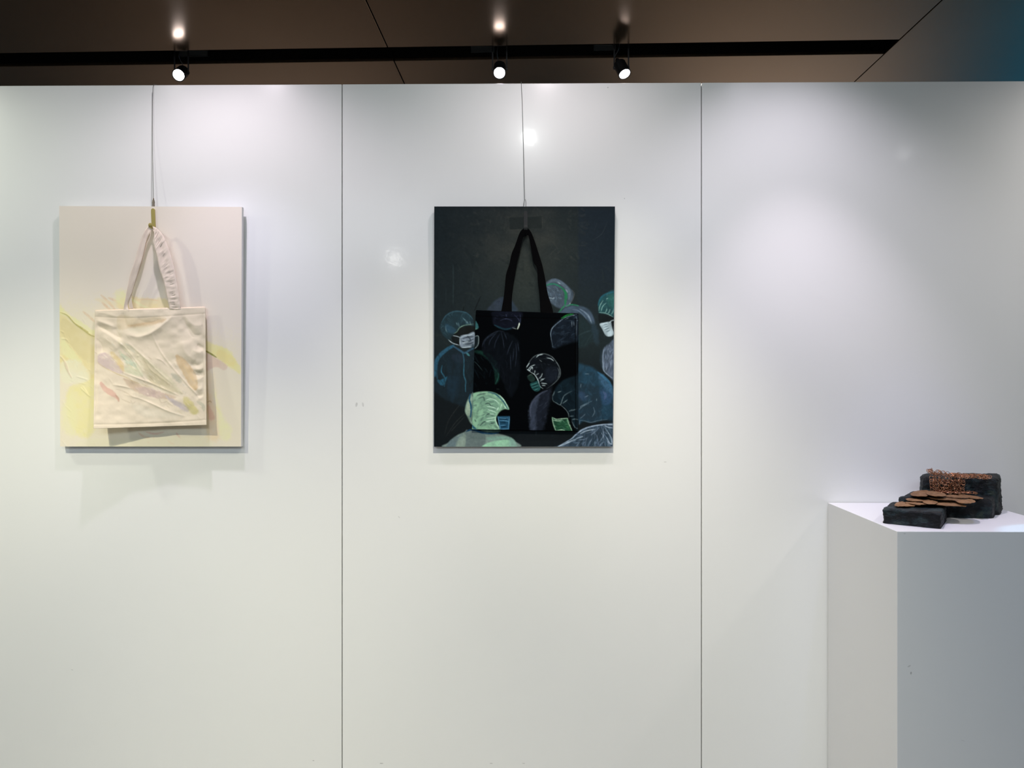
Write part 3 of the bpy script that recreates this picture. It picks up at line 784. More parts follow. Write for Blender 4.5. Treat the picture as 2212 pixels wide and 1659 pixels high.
# ================================================================== ART 2: dark canvas with masked figures
BG = (24, 31, 35)
D = Paint(930, 438, 1336, 972, BG, sat=.85)
yy, xx = np.mgrid[0:D.h, 0:D.w]; PX = xx + D.x0; PY = yy + D.y0
def blend(P, m, col):
    m = np.clip(m, 0, 1)[..., None]; P.c = P.c * (1 - m) + np.array(col, float) * m
n12 = val_noise(D.h, D.w, (26, 20), 11); n8 = val_noise(D.h, D.w, (8, 7), 12)
blend(D, np.exp(-((PX - 1125) / 120) ** 2 - ((PY - 510) / 110) ** 2) * (.65 + .5 * n12), (54, 54, 52))
blend(D, np.exp(-((PX - 1130) / 45) ** 2 - ((PY - 600) / 80) ** 2) * .55, (46, 49, 47))
blend(D, np.clip((PX - 1246) / 6, 0, 1) * np.clip((700 - PY) / 120, 0, 1) * .6, (25, 33, 44))
blend(D, np.clip((PY - 740) / 120, 0, 1) * .85, (9, 14, 18))
blend(D, np.clip((456 - PY) / 8, 0, 1) * .5, (26, 30, 34))
D.hatch([(1000, 448), (1270, 448), (1270, 560), (1000, 560)], 0.2, 150, 16, 5, [(58, 58, 54), (48, 50, 50), (38, 42, 44), (62, 60, 56)], .3, 1.2, 3, .02)
D.hatch([(940, 560), (1325, 560), (1325, 740), (940, 740)], 1.2, 90, 24, 5, [(30, 36, 38), (22, 28, 32), (38, 44, 42)], .35, .6, 4, .02)
D.hatch([(940, 450), (1050, 450), (1050, 650), (940, 650)], 1.2, 50, 24, 6, [(32, 38, 40), (24, 31, 35), (38, 42, 42)], .4, .6, 5)
D.poly([(1100, 470), (1170, 467), (1171, 493), (1101, 496)], (36, 40, 40), .9, 1, .15, smooth=False)
D.stroke([(1100, 497), (1130, 497)], 1.2, (70, 68, 62), .6)
D.stroke([(1171, 469), (1172, 494)], 1.2, (70, 68, 62), .5)
tB = T(930, 580, 210 / 1584); tC = T(1120, 580, 220 / 1659); tD = T(930, 760, 210 / 1584); tE = T(1120, 760, 220 / 1659)
TT = {'B': tB, 'C': tC, 'D': tD, 'E': tE}
# scratches
for P, cc, aa in (([(368, -60), (372, 200), (368, 600)], (50, 66, 70), .7), ([(700, 50), (680, 200), (650, 330)], (46, 54, 56), .5), ([(250, 300), (255, 560)], (42, 52, 56), .5),
                  ([(820, 450), (770, 560), (720, 680)], (4, 6, 8), .9), ([(545, 620), (510, 750)], (4, 6, 8), .8), ([(80, 350), (90, 500)], (46, 56, 60), .5)):
    D.stroke(tB(P), 1.2, cc, aa, .5, H=.0003, Hw=1)
for P in ([(530, 800), (400, 960), (290, 1130), (230, 1340)], [(560, 1000), (400, 1160), (250, 1380)], [(550, 1060), (430, 1190), (330, 1300)]):
    D.stroke(tD(P), 1.1, (52, 50, 50), .7, .4)
D.stroke([(1312, 478), (1300, 505), (1278, 520)], 1.1, (52, 58, 62), .6); D.stroke([(1290, 480), (1283, 500)], 1, (46, 52, 56), .5)

# helper: paint the same figure on canvas (D) and, where it crosses it, on the bag (K)
K = Paint(1012, 664, 1256, 938, (4, 5, 7), sat=.75)
kyy, kxx = np.mgrid[0:K.h, 0:K.w]

# 1 figure at the left with blue cap and white mask
c = tB([(170, 900), (250, 770), (350, 710), (440, 695), (560, 710), (640, 760), (695, 830), (705, 900), (690, 938), (600, 930), (500, 955), (450, 1010), (420, 1060), (370, 1090), (330, 1140), (270, 1150), (200, 1080), (150, 970)])
D.poly(c, (27, 47, 58), .95, 1.5)
D.stroke(tB([(180, 880), (250, 770), (350, 710), (440, 697), (560, 715), (640, 765), (690, 830)]), 3, (44, 76, 94), .8, .4)
D.poly(tB([(240, 900), (330, 930), (420, 1000), (400, 1060), (300, 1050), (240, 980)]), (34, 62, 84), .8, 2.5)
D.hatch(c, lambda x, y: 1.3 if x < 990 else 2.2, 70, 9, 1.4, [(48, 78, 92), (20, 36, 46), (60, 92, 108)], .5, .5, 6)
for P in ([(420, 880), (440, 930)], [(520, 800), (570, 850), (600, 900)], [(250, 930), (250, 990), (270, 1040)], [(470, 960), (450, 880)], [(640, 860), (650, 920)], [(590, 850), (620, 910)]):
    D.stroke(tB(P), 1.5, (112, 142, 156), .7, .3)
D.poly(tB([(450, 1010), (500, 960), (600, 940), (718, 945), (718, 1065), (600, 1070), (480, 1110), (370, 1095)]), (15, 17, 17), 1, 1)
D.stroke(tB([(380, 1060), (430, 1030), (470, 970), (540, 930), (620, 915), (700, 905)]), 1.8, (118, 146, 126), .75, .3)
D.poly(tB([(340, 1110), (480, 1120), (470, 1240), (380, 1210)]), (10, 13, 15), .9, 1.5)
D.poly(tB([(475, 1120), (520, 1085), (600, 1072), (718, 1040), (712, 1265), (600, 1290), (510, 1292), (475, 1240)]), (116, 124, 144), 1, 1)
for P in ([(520, 1145), (600, 1120), (700, 1110)], [(510, 1180), (580, 1200), (700, 1150)], [(560, 1235), (640, 1225), (700, 1200)], [(600, 1100), (640, 1140), (660, 1190)]):
    D.stroke(tB(P), 3, (40, 46, 58), .8, .3)
for P in ([(490, 1130), (560, 1090), (640, 1085), (710, 1050)], [(510, 1285), (600, 1280), (700, 1255)], [(480, 1130), (478, 1240)], [(370, 1095), (430, 1105), (480, 1125)], [(290, 1160), (360, 1215), (470, 1250)], [(520, 1215), (620, 1190)]):
    D.stroke(tB(P), 2, (168, 176, 190), .85, .4)
body = tB([(55, 2500), (60, 1659), (80, 1480), (170, 1370), (300, 1280), (370, 1250), (480, 1330), (560, 1365), (640, 1310), (718, 1290), (718, 2500)])
D.poly(tB([(60, 1700), (80, 1480), (170, 1370), (300, 1280), (370, 1250), (480, 1330), (560, 1365), (640, 1310), (718, 1290), (718, 2200), (380, 2200), (60, 2000)]), (17, 30, 40), .9, 4)
D.stroke(tB([(370, 1260), (280, 1310), (170, 1400), (100, 1500), (75, 1620), (65, 1750)]), 9, (33, 78, 108), .9, .7)
D.stroke(tB([(370, 1265), (440, 1310), (500, 1350), (560, 1375), (620, 1340), (700, 1300)]), 5, (42, 74, 102), .9, .6)
D.stroke(tB([(590, 1380), (630, 1420)]), 5, (64, 128, 140), .8, .5)
D.poly(tB([(350, 1400), (480, 1390), (560, 1430), (520, 1550), (360, 1500)]), (30, 38, 54), .6, 4)
D.stroke(tD([(520, 10), (545, 130), (542, 300), (545, 390), (572, 480), (568, 560), (572, 650)]), 2.6, (38, 88, 114), .9, .5)
D.stroke(tD([(690, 100), (760, 190), (850, 310)]), 1.2, (58, 90, 106), .5, .4)
D.stroke(tD([(190, 220), (175, 320), (215, 390), (235, 450), (225, 565)]), 2.8, (34, 84, 112), .85, .5)
D.poly(tD([(110, 450), (170, 450), (260, 400), (270, 440), (220, 540), (170, 550), (120, 500)]), (27, 78, 108), .85, 2)
D.stroke(tD([(150, 70), (110, 180), (100, 330), (110, 440)]), 3.5, (26, 70, 98), .75, .5)
for x in (300, 400, 450): D.stroke(tD([(x, 60), (x + 10, 400), (x - 20, 760)]), 9, (18, 34, 48), .5, .4)
D.poly(tD([(260, 420), (460, 420), (400, 700), (360, 830), (300, 700)]), (20, 40, 58), .6, 6)
D.hatch(tD([(60, 60), (690, 60), (690, 560), (60, 560)]), 1.5, 60, 22, 2, [(26, 44, 56), (10, 16, 20), (14, 26, 36)], .4, .2, 8)
K.poly(tB([(722, 850), (760, 880), (785, 970), (720, 990)]), (38, 90, 98), .9, 1)
K.stroke(tB([(722, 990), (760, 978)]), 1.5, (120, 150, 110), .6)
K.poly(tB([(715, 1130), (775, 1100), (785, 1230), (715, 1310)]), (18, 26, 32), .9, 1)
K.stroke(tB([(715, 1110), (776, 1098), (784, 1180), (770, 1250), (720, 1305)]), 1.8, (128, 140, 150), .85, .6)
K.stroke(tB([(720, 1350), (850, 1380), (960, 1450), (1040, 1540), (1080, 1659), (1085, 1800), (1060, 1870)]), 14, (13, 46, 40), .75, .4)
K.stroke(tB([(840, 1360), (960, 1420), (1050, 1520)]), 5, (18, 66, 52), .6, .3)
K.stroke(tD([(1045, 150), (1090, 280), (1110, 390), (1060, 520)]), 1.6, (32, 88, 80), .8, .4)
K.hatch(tD([(690, 60), (1060, 200), (1080, 420), (700, 560)]), 1.0, 30, 22, 2, [(12, 22, 34), (16, 30, 40), (6, 9, 14)], .6, .4, 9)
K.stroke(tD([(700, 150), (760, 200), (850, 310)]), 1.1, (58, 88, 96), .6)
# 2 figure seen from behind at the bag handles
D.poly(tB([(945, 690), (990, 590), (1080, 500), (1180, 462), (1300, 500), (1370, 580), (1400, 700)]), (42, 50, 66), .95, 2)
D.poly(tB([(1230, 520), (1330, 540), (1400, 700), (1240, 700)]), (36, 50, 70), .7, 3)
D.stroke(tB([(1070, 550), (1120, 530), (1100, 570)]), 2, (26, 30, 44), .6)
K.poly(tB([(1030, 700), (1470, 700), (1465, 860), (1400, 950), (1280, 1000), (1150, 980), (1030, 920), (1010, 800)]), (13, 15, 28), .95, 2)
K.stroke(tB([(1040, 920), (1120, 960), (1220, 990), (1320, 970)]), 4, (18, 48, 64), .8, .3)
for P in ([(1130, 850), (1230, 820), (1330, 850)], [(1360, 750), (1430, 820), (1450, 870)], [(1230, 740), (1240, 790)], [(1330, 960), (1380, 950)], [(1460, 740), (1462, 870), (1420, 960)]):
    K.stroke(tB(P), 1.3, (54, 58, 92), .8, .3)
K.hatch(tB([(1040, 710), (1460, 710), (1400, 950), (1050, 900)]), .3, 40, 10, 1.2, [(32, 36, 60), (8, 10, 20)], .5, .5, 10)
K.stroke(tB([(1448, 885), (1440, 930), (1415, 990)]), 3, (205, 208, 196), .95, .3)
K.stroke(tB([(1330, 965), (1380, 980), (1400, 985)]), 1.3, (140, 146, 150), .8)
c = tB([(830, 1300), (870, 1170), (950, 1080), (1060, 1022), (1160, 1012), (1300, 1060), (1420, 1150), (1450, 1250), (1450, 1800), (1300, 2100), (1100, 1700), (860, 1400)])
K.poly(c, (9, 12, 19), .9, 4)
for P in ([(1090, 1030), (980, 1160), (950, 1250)], [(1060, 1060), (930, 1130), (850, 1240)], [(1150, 1030), (1180, 1160), (1200, 1300)], [(840, 1280), (870, 1180), (960, 1090), (1100, 1020), (1200, 1030)], [(1130, 1060), (1060, 1200), (1040, 1300)],
          [(1200, 1040), (1240, 1150)], [(1340, 1170), (1280, 1300), (1250, 1400)], [(1390, 1220), (1400, 1400), (1380, 1600)], [(1420, 1200), (1440, 1350)], [(1300, 1400), (1310, 1650)], [(1360, 1300), (1340, 1500)]):
    K.stroke(tB(P), 1.3, (42, 50, 72), .75, .3)
K.hatch(c, 1.5, 60, 26, 1.2, [(22, 27, 42), (16, 20, 34), (6, 7, 12)], .5, .25, 11)
# 3 pale dome with a green arc at the right of the handle
D.poly(tC([(400, 300), (430, 240), (520, 180), (610, 165), (720, 215), (830, 310), (890, 390), (890, 470), (850, 560), (800, 600), (740, 650), (640, 640), (520, 560), (400, 450)]), (62, 72, 90), .95, 1.6)
D.stroke(tC([(870, 350), (908, 400), (890, 490), (830, 590), (770, 640)]), 1.3, (92, 84, 86), .6)
D.stroke(tC([(470, 250), (560, 190), (680, 225), (780, 310), (830, 400), (820, 500)]), 8, (84, 96, 116), .75, .5)
D.hatch(tC([(440, 290), (560, 280), (650, 300), (720, 370), (740, 480), (730, 620), (600, 600), (440, 420)]), .6, 120, 9, 2, [(96, 112, 132), (60, 76, 96), (76, 90, 110), (48, 60, 78)], .6, .5, 12)
D.stroke(tC([(440, 285), (480, 265), (560, 250), (640, 275), (720, 325)]), 3.4, (30, 110, 84), .9, .6)
D.stroke(tC([(700, 310), (760, 380), (775, 450), (765, 530), (760, 590)]), 7, (26, 104, 66), .95, .4)
D.stroke(tC([(770, 590), (720, 640), (680, 690), (655, 720)]), 3.5, (32, 112, 76), .9, .5)
for P in ([(640, 220), (680, 250)], [(770, 340), (800, 390)], [(480, 470), (560, 490), (580, 470)], [(770, 620), (830, 590), (840, 560)]):
    D.stroke(tC(P), 3, (130, 142, 158), .7, .4)
D.poly(tC([(640, 720), (700, 690), (760, 640), (860, 605), (980, 605), (1100, 640), (1180, 710), (1230, 820), (1240, 900), (1170, 900), (1110, 830), (1040, 760), (970, 720), (960, 730), (640, 735)]), (58, 72, 94), .95, 2)
D.stroke(tC([(780, 615), (850, 590), (930, 595), (980, 610)]), 3, (32, 106, 76), .85, .5)
D.poly(tC([(980, 760), (1060, 790), (1160, 900), (1220, 1000), (1200, 1200), (980, 1280)]), (24, 38, 44), .85, 6)
D.stroke(tC([(1000, 660), (1090, 720), (1150, 800), (1190, 890)]), 3.2, (108, 122, 146), .75, .4)
D.stroke(tC([(880, 670), (960, 680), (1040, 740), (1110, 830)]), 2, (96, 112, 136), .6, .4)
D.stroke(tC([(1130, 740), (1170, 820), (1200, 900)]), 2, (120, 132, 150), .6, .4)
D.poly(tC([(1170, 880), (1240, 880), (1310, 1000), (1320, 1150), (1290, 1250), (1220, 1180), (1190, 1020)]), (32, 48, 62), .7, 5)
D.stroke(tC([(985, 1090), (1080, 1040), (1180, 1010)]), 3, (42, 56, 64), .6); D.stroke(tC([(1200, 1060), (1130, 1170), (1080, 1260)]), 1.5, (40, 54, 60), .5)
D.stroke(tC([(980, 1080), (978, 1290)]), 3, (30, 58, 72), .6)
c = tC([(530, 1000), (600, 900), (700, 820), (850, 770), (950, 750), (985, 780), (985, 1150), (850, 1210), (700, 1260), (560, 1300), (530, 1100)])
K.poly(c, (17, 24, 37), .95, 3)
K.hatch(c, -.6, 110, 12, 1.5, [(40, 54, 76), (19, 34, 50), (10, 14, 24), (52, 66, 88)], .45, .7, 13)
K.stroke(tC([(960, 740), (860, 770), (760, 800), (660, 870), (560, 960), (527, 1040), (530, 1120), (560, 1280)]), 1.8, (96, 112, 138), .85, .3)
for P in ([(870, 850), (870, 950)], [(950, 830), (945, 1100)], [(900, 860), (905, 930)], [(940, 780), (960, 860)], [(760, 830), (820, 800)], [(880, 770), (920, 760)], [(560, 960), (540, 990)]):
    K.stroke(tC(P), 1.8, (110, 122, 142), .6, .3)
K.stroke(tC([(700, 815), (760, 780), (820, 755), (890, 742)]), 4.5, (18, 100, 40), .9, .5)
# 4 figure cut off by the right edge
c = tC([(1300, 640), (1298, 560), (1340, 470), (1420, 410), (1580, 370), (1600, 800), (1540, 790), (1480, 750), (1400, 735), (1315, 725)])
D.poly(c, (27, 68, 76), .97, 1.6)
D.poly(tC([(1480, 430), (1580, 400), (1590, 640), (1480, 620), (1440, 520)]), (36, 88, 84), .7, 4)
D.stroke(tC([(1300, 600), (1340, 480), (1430, 415), (1560, 380)]), 3.5, (24, 84, 104), .8, .5)
D.hatch(c, 2.0, 50, 9, 1.4, [(60, 108, 104), (26, 62, 68), (84, 128, 122)], .45, .4, 14)
for P in ([(1310, 690), (1330, 600), (1380, 520)], [(1345, 700), (1370, 620), (1430, 560)], [(1410, 725), (1430, 690), (1440, 650)], [(1455, 740), (1480, 700), (1490, 660)], [(1510, 750), (1540, 700), (1550, 650)], [(1310, 715), (1400, 725), (1480, 755), (1540, 790)], [(1430, 500), (1460, 480)]):
    D.stroke(tC(P), 1.6, (140, 176, 172), .8, .3)
D.poly(tC([(1310, 740), (1480, 780), (1580, 810), (1580, 840), (1400, 880), (1320, 900)]), (10, 14, 17), .8, 2)
D.poly(tC([(1322, 905), (1400, 880), (1490, 868), (1525, 900), (1552, 1030), (1542, 1085), (1480, 1108), (1420, 1090), (1370, 1000)]), (166, 178, 194), 1, 1)
for P in ([(1380, 925), (1450, 905)], [(1390, 960), (1465, 935)], [(1405, 1000), (1480, 965)], [(1425, 1035), (1490, 1005)]):
    D.stroke(tC(P), 2.6, (78, 92, 104), .7, .3)
D.poly(tC([(1510, 880), (1580, 850), (1580, 1010), (1550, 1030)]), (6, 8, 10), 1, 1)
D.stroke(tC([(1480, 885), (1520, 850), (1600, 835)]), 2, (170, 180, 192), .9, .6)
c = [*tC([(1390, 1300), (1480, 1220), (1600, 1160), (1600, 1659)]), *tE([(1600, 520), (1540, 470), (1480, 400), (1400, 300), (1370, 200), (1360, 60)])]
D.poly(c, (74, 84, 108), .97, 2)
D.hatch(c, 1.7, 110, 16, 2, [(120, 130, 156), (46, 54, 72), (96, 106, 132), (28, 34, 46)], .6, .3, 15)
D.stroke([*tC([(1390, 1320), (1375, 1450), (1390, 1640)]), *tE([(1375, 150), (1385, 290), (1450, 370), (1530, 430)])], 3, (118, 130, 156), .8, .5)
D.stroke(tE([(1345, -40), (1335, 140), (1360, 270)]), 3, (28, 42, 56), .8)
# 5 big blue cap lower right
c = tE([(930, 235), (1100, 222), (1210, 255), (1330, 345), (1430, 430), (1500, 520), (1560, 640), (1580, 1090), (1400, 1110), (1200, 1150), (1050, 1130), (985, 1160), (930, 900)])
D.poly(c, (24, 52, 74), .97, 3)
D.poly(tE([(940, 560), (1100, 520), (1340, 640), (1340, 1100), (1050, 1120), (940, 1000)]), (24, 38, 52), .8, 6)
D.poly(tE([(970, 640), (1080, 660), (1130, 760), (1060, 800), (980, 760)]), (40, 60, 92), .7, 5)
D.poly(tE([(1290, 400), (1370, 360), (1470, 480), (1540, 600), (1540, 720), (1440, 640), (1330, 500)]), (50, 84, 120), .85, 4)
D.poly(tE([(1330, 600), (1440, 620), (1540, 700), (1500, 850), (1360, 850)]), (36, 62, 98), .8, 5)
D.stroke(tE([(1380, 650), (1420, 700), (1400, 770)]), 6, (74, 84, 128), .6, .4)
D.stroke(tE([(1290, 330), (1400, 420), (1480, 500), (1530, 620)]), 6, (46, 98, 140), .7, .4)
D.hatch(c, 1.6, 130, 16, 3, [(30, 66, 92), (22, 44, 62), (44, 74, 100), (20, 34, 44)], .35, .6, 16)
for P in ([(1080, 360), (1150, 360)], [(1000, 1090), (1050, 1050), (1090, 1010)], [(1270, 800), (1275, 760)], [(990, 940), (1060, 880), (1150, 840)], [(1010, 910), (1030, 880), (1200, 800)], [(1020, 520), (1010, 580)], [(1080, 740), (1140, 710)], [(1220, 900), (1240, 980), (1200, 1060)],
          [(985, 1110), (1090, 1130), (1180, 1150), (1300, 1120), (1450, 1100)], [(1000, 1120), (990, 1190)]):
    D.stroke(tE(P), 1.7, (116, 130, 150), .6, .3)
c = tE([(555, 760), (590, 620), (680, 500), (800, 430), (940, 392), (990, 400), (995, 1250), (930, 1260), (870, 1130), (820, 990), (750, 900), (680, 862), (600, 825)])
K.poly(c, (12, 25, 36), .97, 2)
K.hatch(c, 1.2, 80, 14, 2, [(18, 40, 54), (19, 34, 50), (8, 14, 22)], .5, .5, 17)
for P in ([(555, 700), (560, 790), (620, 835), (680, 862), (710, 790), (740, 720), (800, 675), (870, 640)], [(680, 862), (760, 930), (812, 1005), (820, 1080)], [(640, 660), (700, 640)], [(720, 840), (800, 780)], [(860, 960), (940, 935)], [(830, 1050), (900, 1045)],
          [(870, 1110), (920, 1095), (990, 1110)], [(870, 1130), (920, 1230), (980, 1250)], [(820, 970), (880, 940)], [(590, 640), (560, 720)]):
    K.stroke(tE(P), 1.5, (104, 120, 132), .8, .4)
K.poly(tE([(545, 1065), (620, 1095), (700, 1085), (800, 1080), (810, 1150), (840, 1220), (875, 1295), (760, 1290), (610, 1292), (550, 1140)]), (25, 66, 46), 1, 1)
K.hatch(tE([(560, 1090), (790, 1090), (850, 1280), (620, 1280)]), .1, 50, 9, 2, [(44, 110, 66), (18, 50, 36), (90, 140, 110)], .6, .4, 18)
for P in ([(548, 1068), (620, 1098), (700, 1090), (800, 1082)], [(550, 1080), (570, 1180), (610, 1290)], [(800, 1085), (810, 1150), (845, 1220), (872, 1292)], [(560, 1110), (640, 1125), (700, 1110)], [(610, 1290), (700, 1270), (760, 1290)]):
    K.stroke(tE(P), 2, (150, 172, 150), .85, .5)
# 6 profile in the middle of the bag
c = tE([(128, 265), (180, 160), (250, 80), (340, 40), (430, 33), (540, 78), (620, 170), (672, 270), (682, 370), (640, 450), (560, 530), (450, 600), (400, 600), (350, 560), (310, 450), (250, 355), (190, 330), (140, 310)])
K.poly(c, (11, 14, 21), .97, 1.5)
K.poly(tE([(470, 250), (620, 250), (660, 360), (600, 480), (480, 520), (420, 400)]), (20, 25, 38), .8, 5)
K.hatch(c, .4, 90, 10, 1.2, [(44, 50, 62), (20, 24, 34), (6, 7, 10), (64, 72, 84)], .45, .9, 19)
for P, a_ in (([(128, 265), (180, 160), (250, 80), (340, 40), (430, 33), (540, 78), (620, 170), (672, 270), (682, 370), (640, 450), (560, 530), (460, 600)], .45), ([(150, 300), (200, 240), (270, 210)], .9), ([(130, 250), (180, 180)], .8), ([(170, 320), (220, 250), (230, 290)], .9),
              ([(290, 90), (330, 55), (400, 40)], .9), ([(460, 100), (520, 110), (575, 148)], .95), ([(190, 330), (250, 360), (290, 410), (320, 470), (350, 560), (400, 600)], .95), ([(330, 440), (370, 400), (390, 350)], .8),
              ([(350, 480), (430, 430)], .7), ([(370, 510), (460, 520)], .9), ([(380, 545), (440, 550)], .9), ([(280, 380), (330, 350)], .7), ([(260, 360), (270, 300)], .7), ([(360, 450), (410, 440)], .7), ([(340, 130), (380, 160)], .4), ([(640, 260), (665, 340), (640, 430)], .4), ([(140, 285), (200, 320)], .9)):
    K.stroke(tE(P), 1.8, (172, 182, 194), a_, .35)
K.poly(tE([(145, 400), (200, 370), (245, 395), (272, 440), (255, 480), (205, 490), (160, 450)]), (22, 40, 38), .95, 1)
K.stroke(tE([(145, 400), (200, 370), (230, 380)]), 1.3, (66, 84, 74), .8)
K.poly(tE([(190, 520), (250, 495), (310, 470), (335, 520), (358, 600), (320, 640), (270, 642), (220, 600)]), (20, 62, 66), .97, 1)
for P in ([(200, 545), (270, 520), (310, 505)], [(220, 585), (290, 560), (330, 550)], [(260, 625), (320, 600)]):
    K.stroke(tE(P), 1.4, (60, 126, 126), .8)
    K.stroke(tE([(x, y + 18) for x, y in P]), 1.6, (8, 24, 28), .7)
K.poly(tE([(162, 1000), (175, 900), (230, 790), (340, 680), (440, 620), (560, 560), (540, 700), (500, 900), (400, 1290), (195, 1292), (172, 1150)]), (22, 26, 40), .9, 6)
K.poly(tE([(165, 1000), (180, 890), (240, 790), (350, 680), (330, 800), (290, 1000), (295, 1288), (198, 1290), (172, 1150)]), (46, 52, 74), .85, 5)
K.stroke(tE([(200, 1050), (195, 900), (260, 770), (360, 680), (470, 630)]), 4, (64, 68, 94), .7, .5)
K.hatch(tE([(165, 1000), (240, 800), (430, 640), (500, 640), (400, 1280), (200, 1280)]), -.9, 80, 12, 1.3, [(72, 76, 104), (40, 44, 66), (20, 22, 34)], .4, .3, 20)
D.stroke(tE([(288, 1290), (285, 1390)]), 1.3, (60, 70, 84), .6)
D.poly(tE([(0, 1340), (300, 1335), (700, 1365), (840, 1400), (640, 1560), (0, 1560)]), (15, 20, 26), .9, 3)
# 7 pale green cap lower left, on the bag and on the canvas
D.poly(tD([(560, 950), (600, 790), (660, 690), (730, 690), (730, 1180), (660, 1170), (600, 1060)]), (128, 150, 138), .95, 1.5)
D.poly(tD([(575, 960), (610, 800), (640, 780), (650, 1000), (600, 1040)]), (150, 160, 142), .6, 2)
D.stroke(tD([(650, 690), (632, 780), (655, 860), (662, 960), (652, 1060)]), 3.4, (18, 64, 96), .95, .7)
c = tD([(660, 1270), (660, 690), (700, 672), (800, 650), (950, 645), (1080, 680), (1180, 760), (1250, 860), (1282, 940), (1200, 935), (1120, 985), (1070, 1080), (1090, 1180), (1130, 1268)])
K.poly(c, (116, 158, 130), 1, 1, .15)
K.poly(tD([(880, 700), (1050, 720), (1120, 850), (1080, 980), (1040, 1100), (1080, 1240), (960, 1200), (760, 1180), (860, 1000), (800, 860), (700, 760)]), (92, 128, 112), .6, 5)
K.hatch(c, lambda x, y: .15 if x > 1050 else -.5, 190, 11, 3, [(70, 98, 90), (60, 84, 80), (124, 168, 138), (136, 180, 148), (50, 70, 70)], .42, .5, 21)
for P in ([(900, 790), (980, 765), (1060, 790), (1120, 850)], [(920, 890), (1000, 900), (1080, 930)], [(930, 940), (1000, 960), (1070, 990)], [(970, 1010), (1040, 1020)], [(910, 1080), (980, 1080), (1050, 1070)], [(900, 1140), (980, 1120), (1050, 1110)], [(1060, 1050), (1060, 1120), (1120, 1260)],
          [(1120, 700), (1200, 790), (1270, 930)], [(1110, 900), (1080, 960)], [(1200, 880), (1230, 920)], [(1160, 850), (1140, 920)]):
    K.stroke(tD(P), 1.8, (178, 206, 190), .85, .3)
for P in ([(760, 710), (830, 690), (900, 680)], [(780, 760), (860, 740), (880, 800)], [(890, 850), (950, 840), (980, 880)], [(960, 1000), (900, 1040)], [(800, 1210), (860, 1150), (900, 1130)], [(980, 1170), (1050, 1150)], [(720, 1100), (740, 1140)]):
    K.stroke(tD(P), 3, (44, 62, 62), .7, .3)
K.stroke(tD([(940, 660), (1040, 680), (1120, 740), (1200, 830), (1260, 930)]), 2.6, (20, 62, 90), .9, .5)
K.stroke(tD([(690, 672), (670, 740), (680, 830), (688, 940)]), 2.5, (18, 64, 96), .8, .5)
K.stroke(tD([(670, 1190), (700, 1230), (740, 1255)]), 5, (20, 66, 96), .9, .5)
K.poly(tD([(1085, 1050), (1290, 1048), (1296, 1100), (1280, 1268), (1130, 1268)]), (20, 62, 96), 1, 1, .2, smooth=False)
for P in ([(1120, 1075), (1220, 1085), (1260, 1075)], [(1120, 1120), (1200, 1120), (1270, 1135)], [(1140, 1200), (1220, 1195)], [(1100, 1060), (1120, 1180), (1140, 1260)], [(1285, 1055), (1270, 1260)], [(1140, 1262), (1270, 1255)]):
    K.stroke(tD(P), 1.8, (70, 124, 168), .85, .5)
for P in ([(1130, 1095), (1230, 1100), (1240, 1080)], [(1140, 1150), (1240, 1155)], [(1150, 1225), (1240, 1215)]):
    K.stroke(tD(P), 2, (6, 22, 40), .8)
D.poly(tD([(255, 1560), (290, 1480), (350, 1420), (450, 1350), (600, 1290), (660, 1280), (800, 1300), (1000, 1325), (1150, 1345), (1300, 1390), (1385, 1460), (1400, 1560)]), (112, 126, 124), 1, 1.5, .1)
D.poly(tD([(255, 1560), (290, 1480), (360, 1415), (460, 1360), (520, 1340), (430, 1450), (400, 1560)]), (82, 96, 108), .8, 3)
D.poly(tD([(560, 1290), (670, 1280), (860, 1330), (900, 1400), (860, 1560), (560, 1560)]), (86, 96, 100), .85, 2)
D.poly(tD([(870, 1510), (960, 1470), (1100, 1440), (1270, 1430), (1280, 1560), (860, 1560)]), (134, 182, 152), .9, 2)
D.poly(tD([(900, 1400), (1100, 1370), (1300, 1390), (1390, 1470), (1400, 1560), (1280, 1560), (1260, 1430), (1000, 1450)]), (118, 158, 146), .75, 3)
D.poly(tD([(420, 1560), (470, 1430), (570, 1350), (560, 1560)]), (126, 138, 130), .8, 2.5)
D.stroke(tD([(585, 1300), (650, 1270), (720, 1275), (850, 1318), (1010, 1332), (1110, 1318)]), 4.5, (16, 52, 84), .95, .4)
D.poly(tD([(800, 1275), (1130, 1275), (1090, 1310), (950, 1315)]), (72, 98, 86), .8, 1.5)
# 8 white strands, lower right corner
c = tE([(640, 1560), (700, 1510), (850, 1420), (950, 1330), (1050, 1260), (1200, 1210), (1400, 1180), (1580, 1170), (1580, 1560)])
D.poly(c, (38, 52, 70), 1, 1.5)
D.hatch(c, lambda x, y: math.atan2(y - 912, x - 1300) if x < 1300 else 1.1, 240, 22, 1.7, [(120, 134, 166), (70, 86, 116), (26, 40, 54), (150, 162, 190), (58, 84, 104)], .6, .35, 22)
D.stroke(tE([(650, 1540), (850, 1425), (950, 1335), (1050, 1262), (1200, 1212), (1400, 1182), (1560, 1175)]), 2.6, (150, 162, 192), .9, .5)
D.stroke(tE([(640, 1545), (760, 1500), (900, 1430)]), 2.2, (180, 190, 216), .8, .4)
for P in ([(1440, 1400), (1480, 1480), (1520, 1500), (1510, 1400), (1440, 1280)], [(1400, 1200), (1470, 1230), (1540, 1240)], [(1450, 1185), (1540, 1190)], [(1000, 1340), (1100, 1290), (1250, 1260)], [(900, 1440), (980, 1400), (1050, 1380)]):
    D.stroke(tE(P), 2.4, (160, 170, 194), .8, .4)
D.H += (val_noise(D.h, D.w, (6, 6), 31) - .5) * .0003
D.c *= (0.95 + 0.1 * val_noise(D.h, D.w, (3, 3), 32))[..., None]

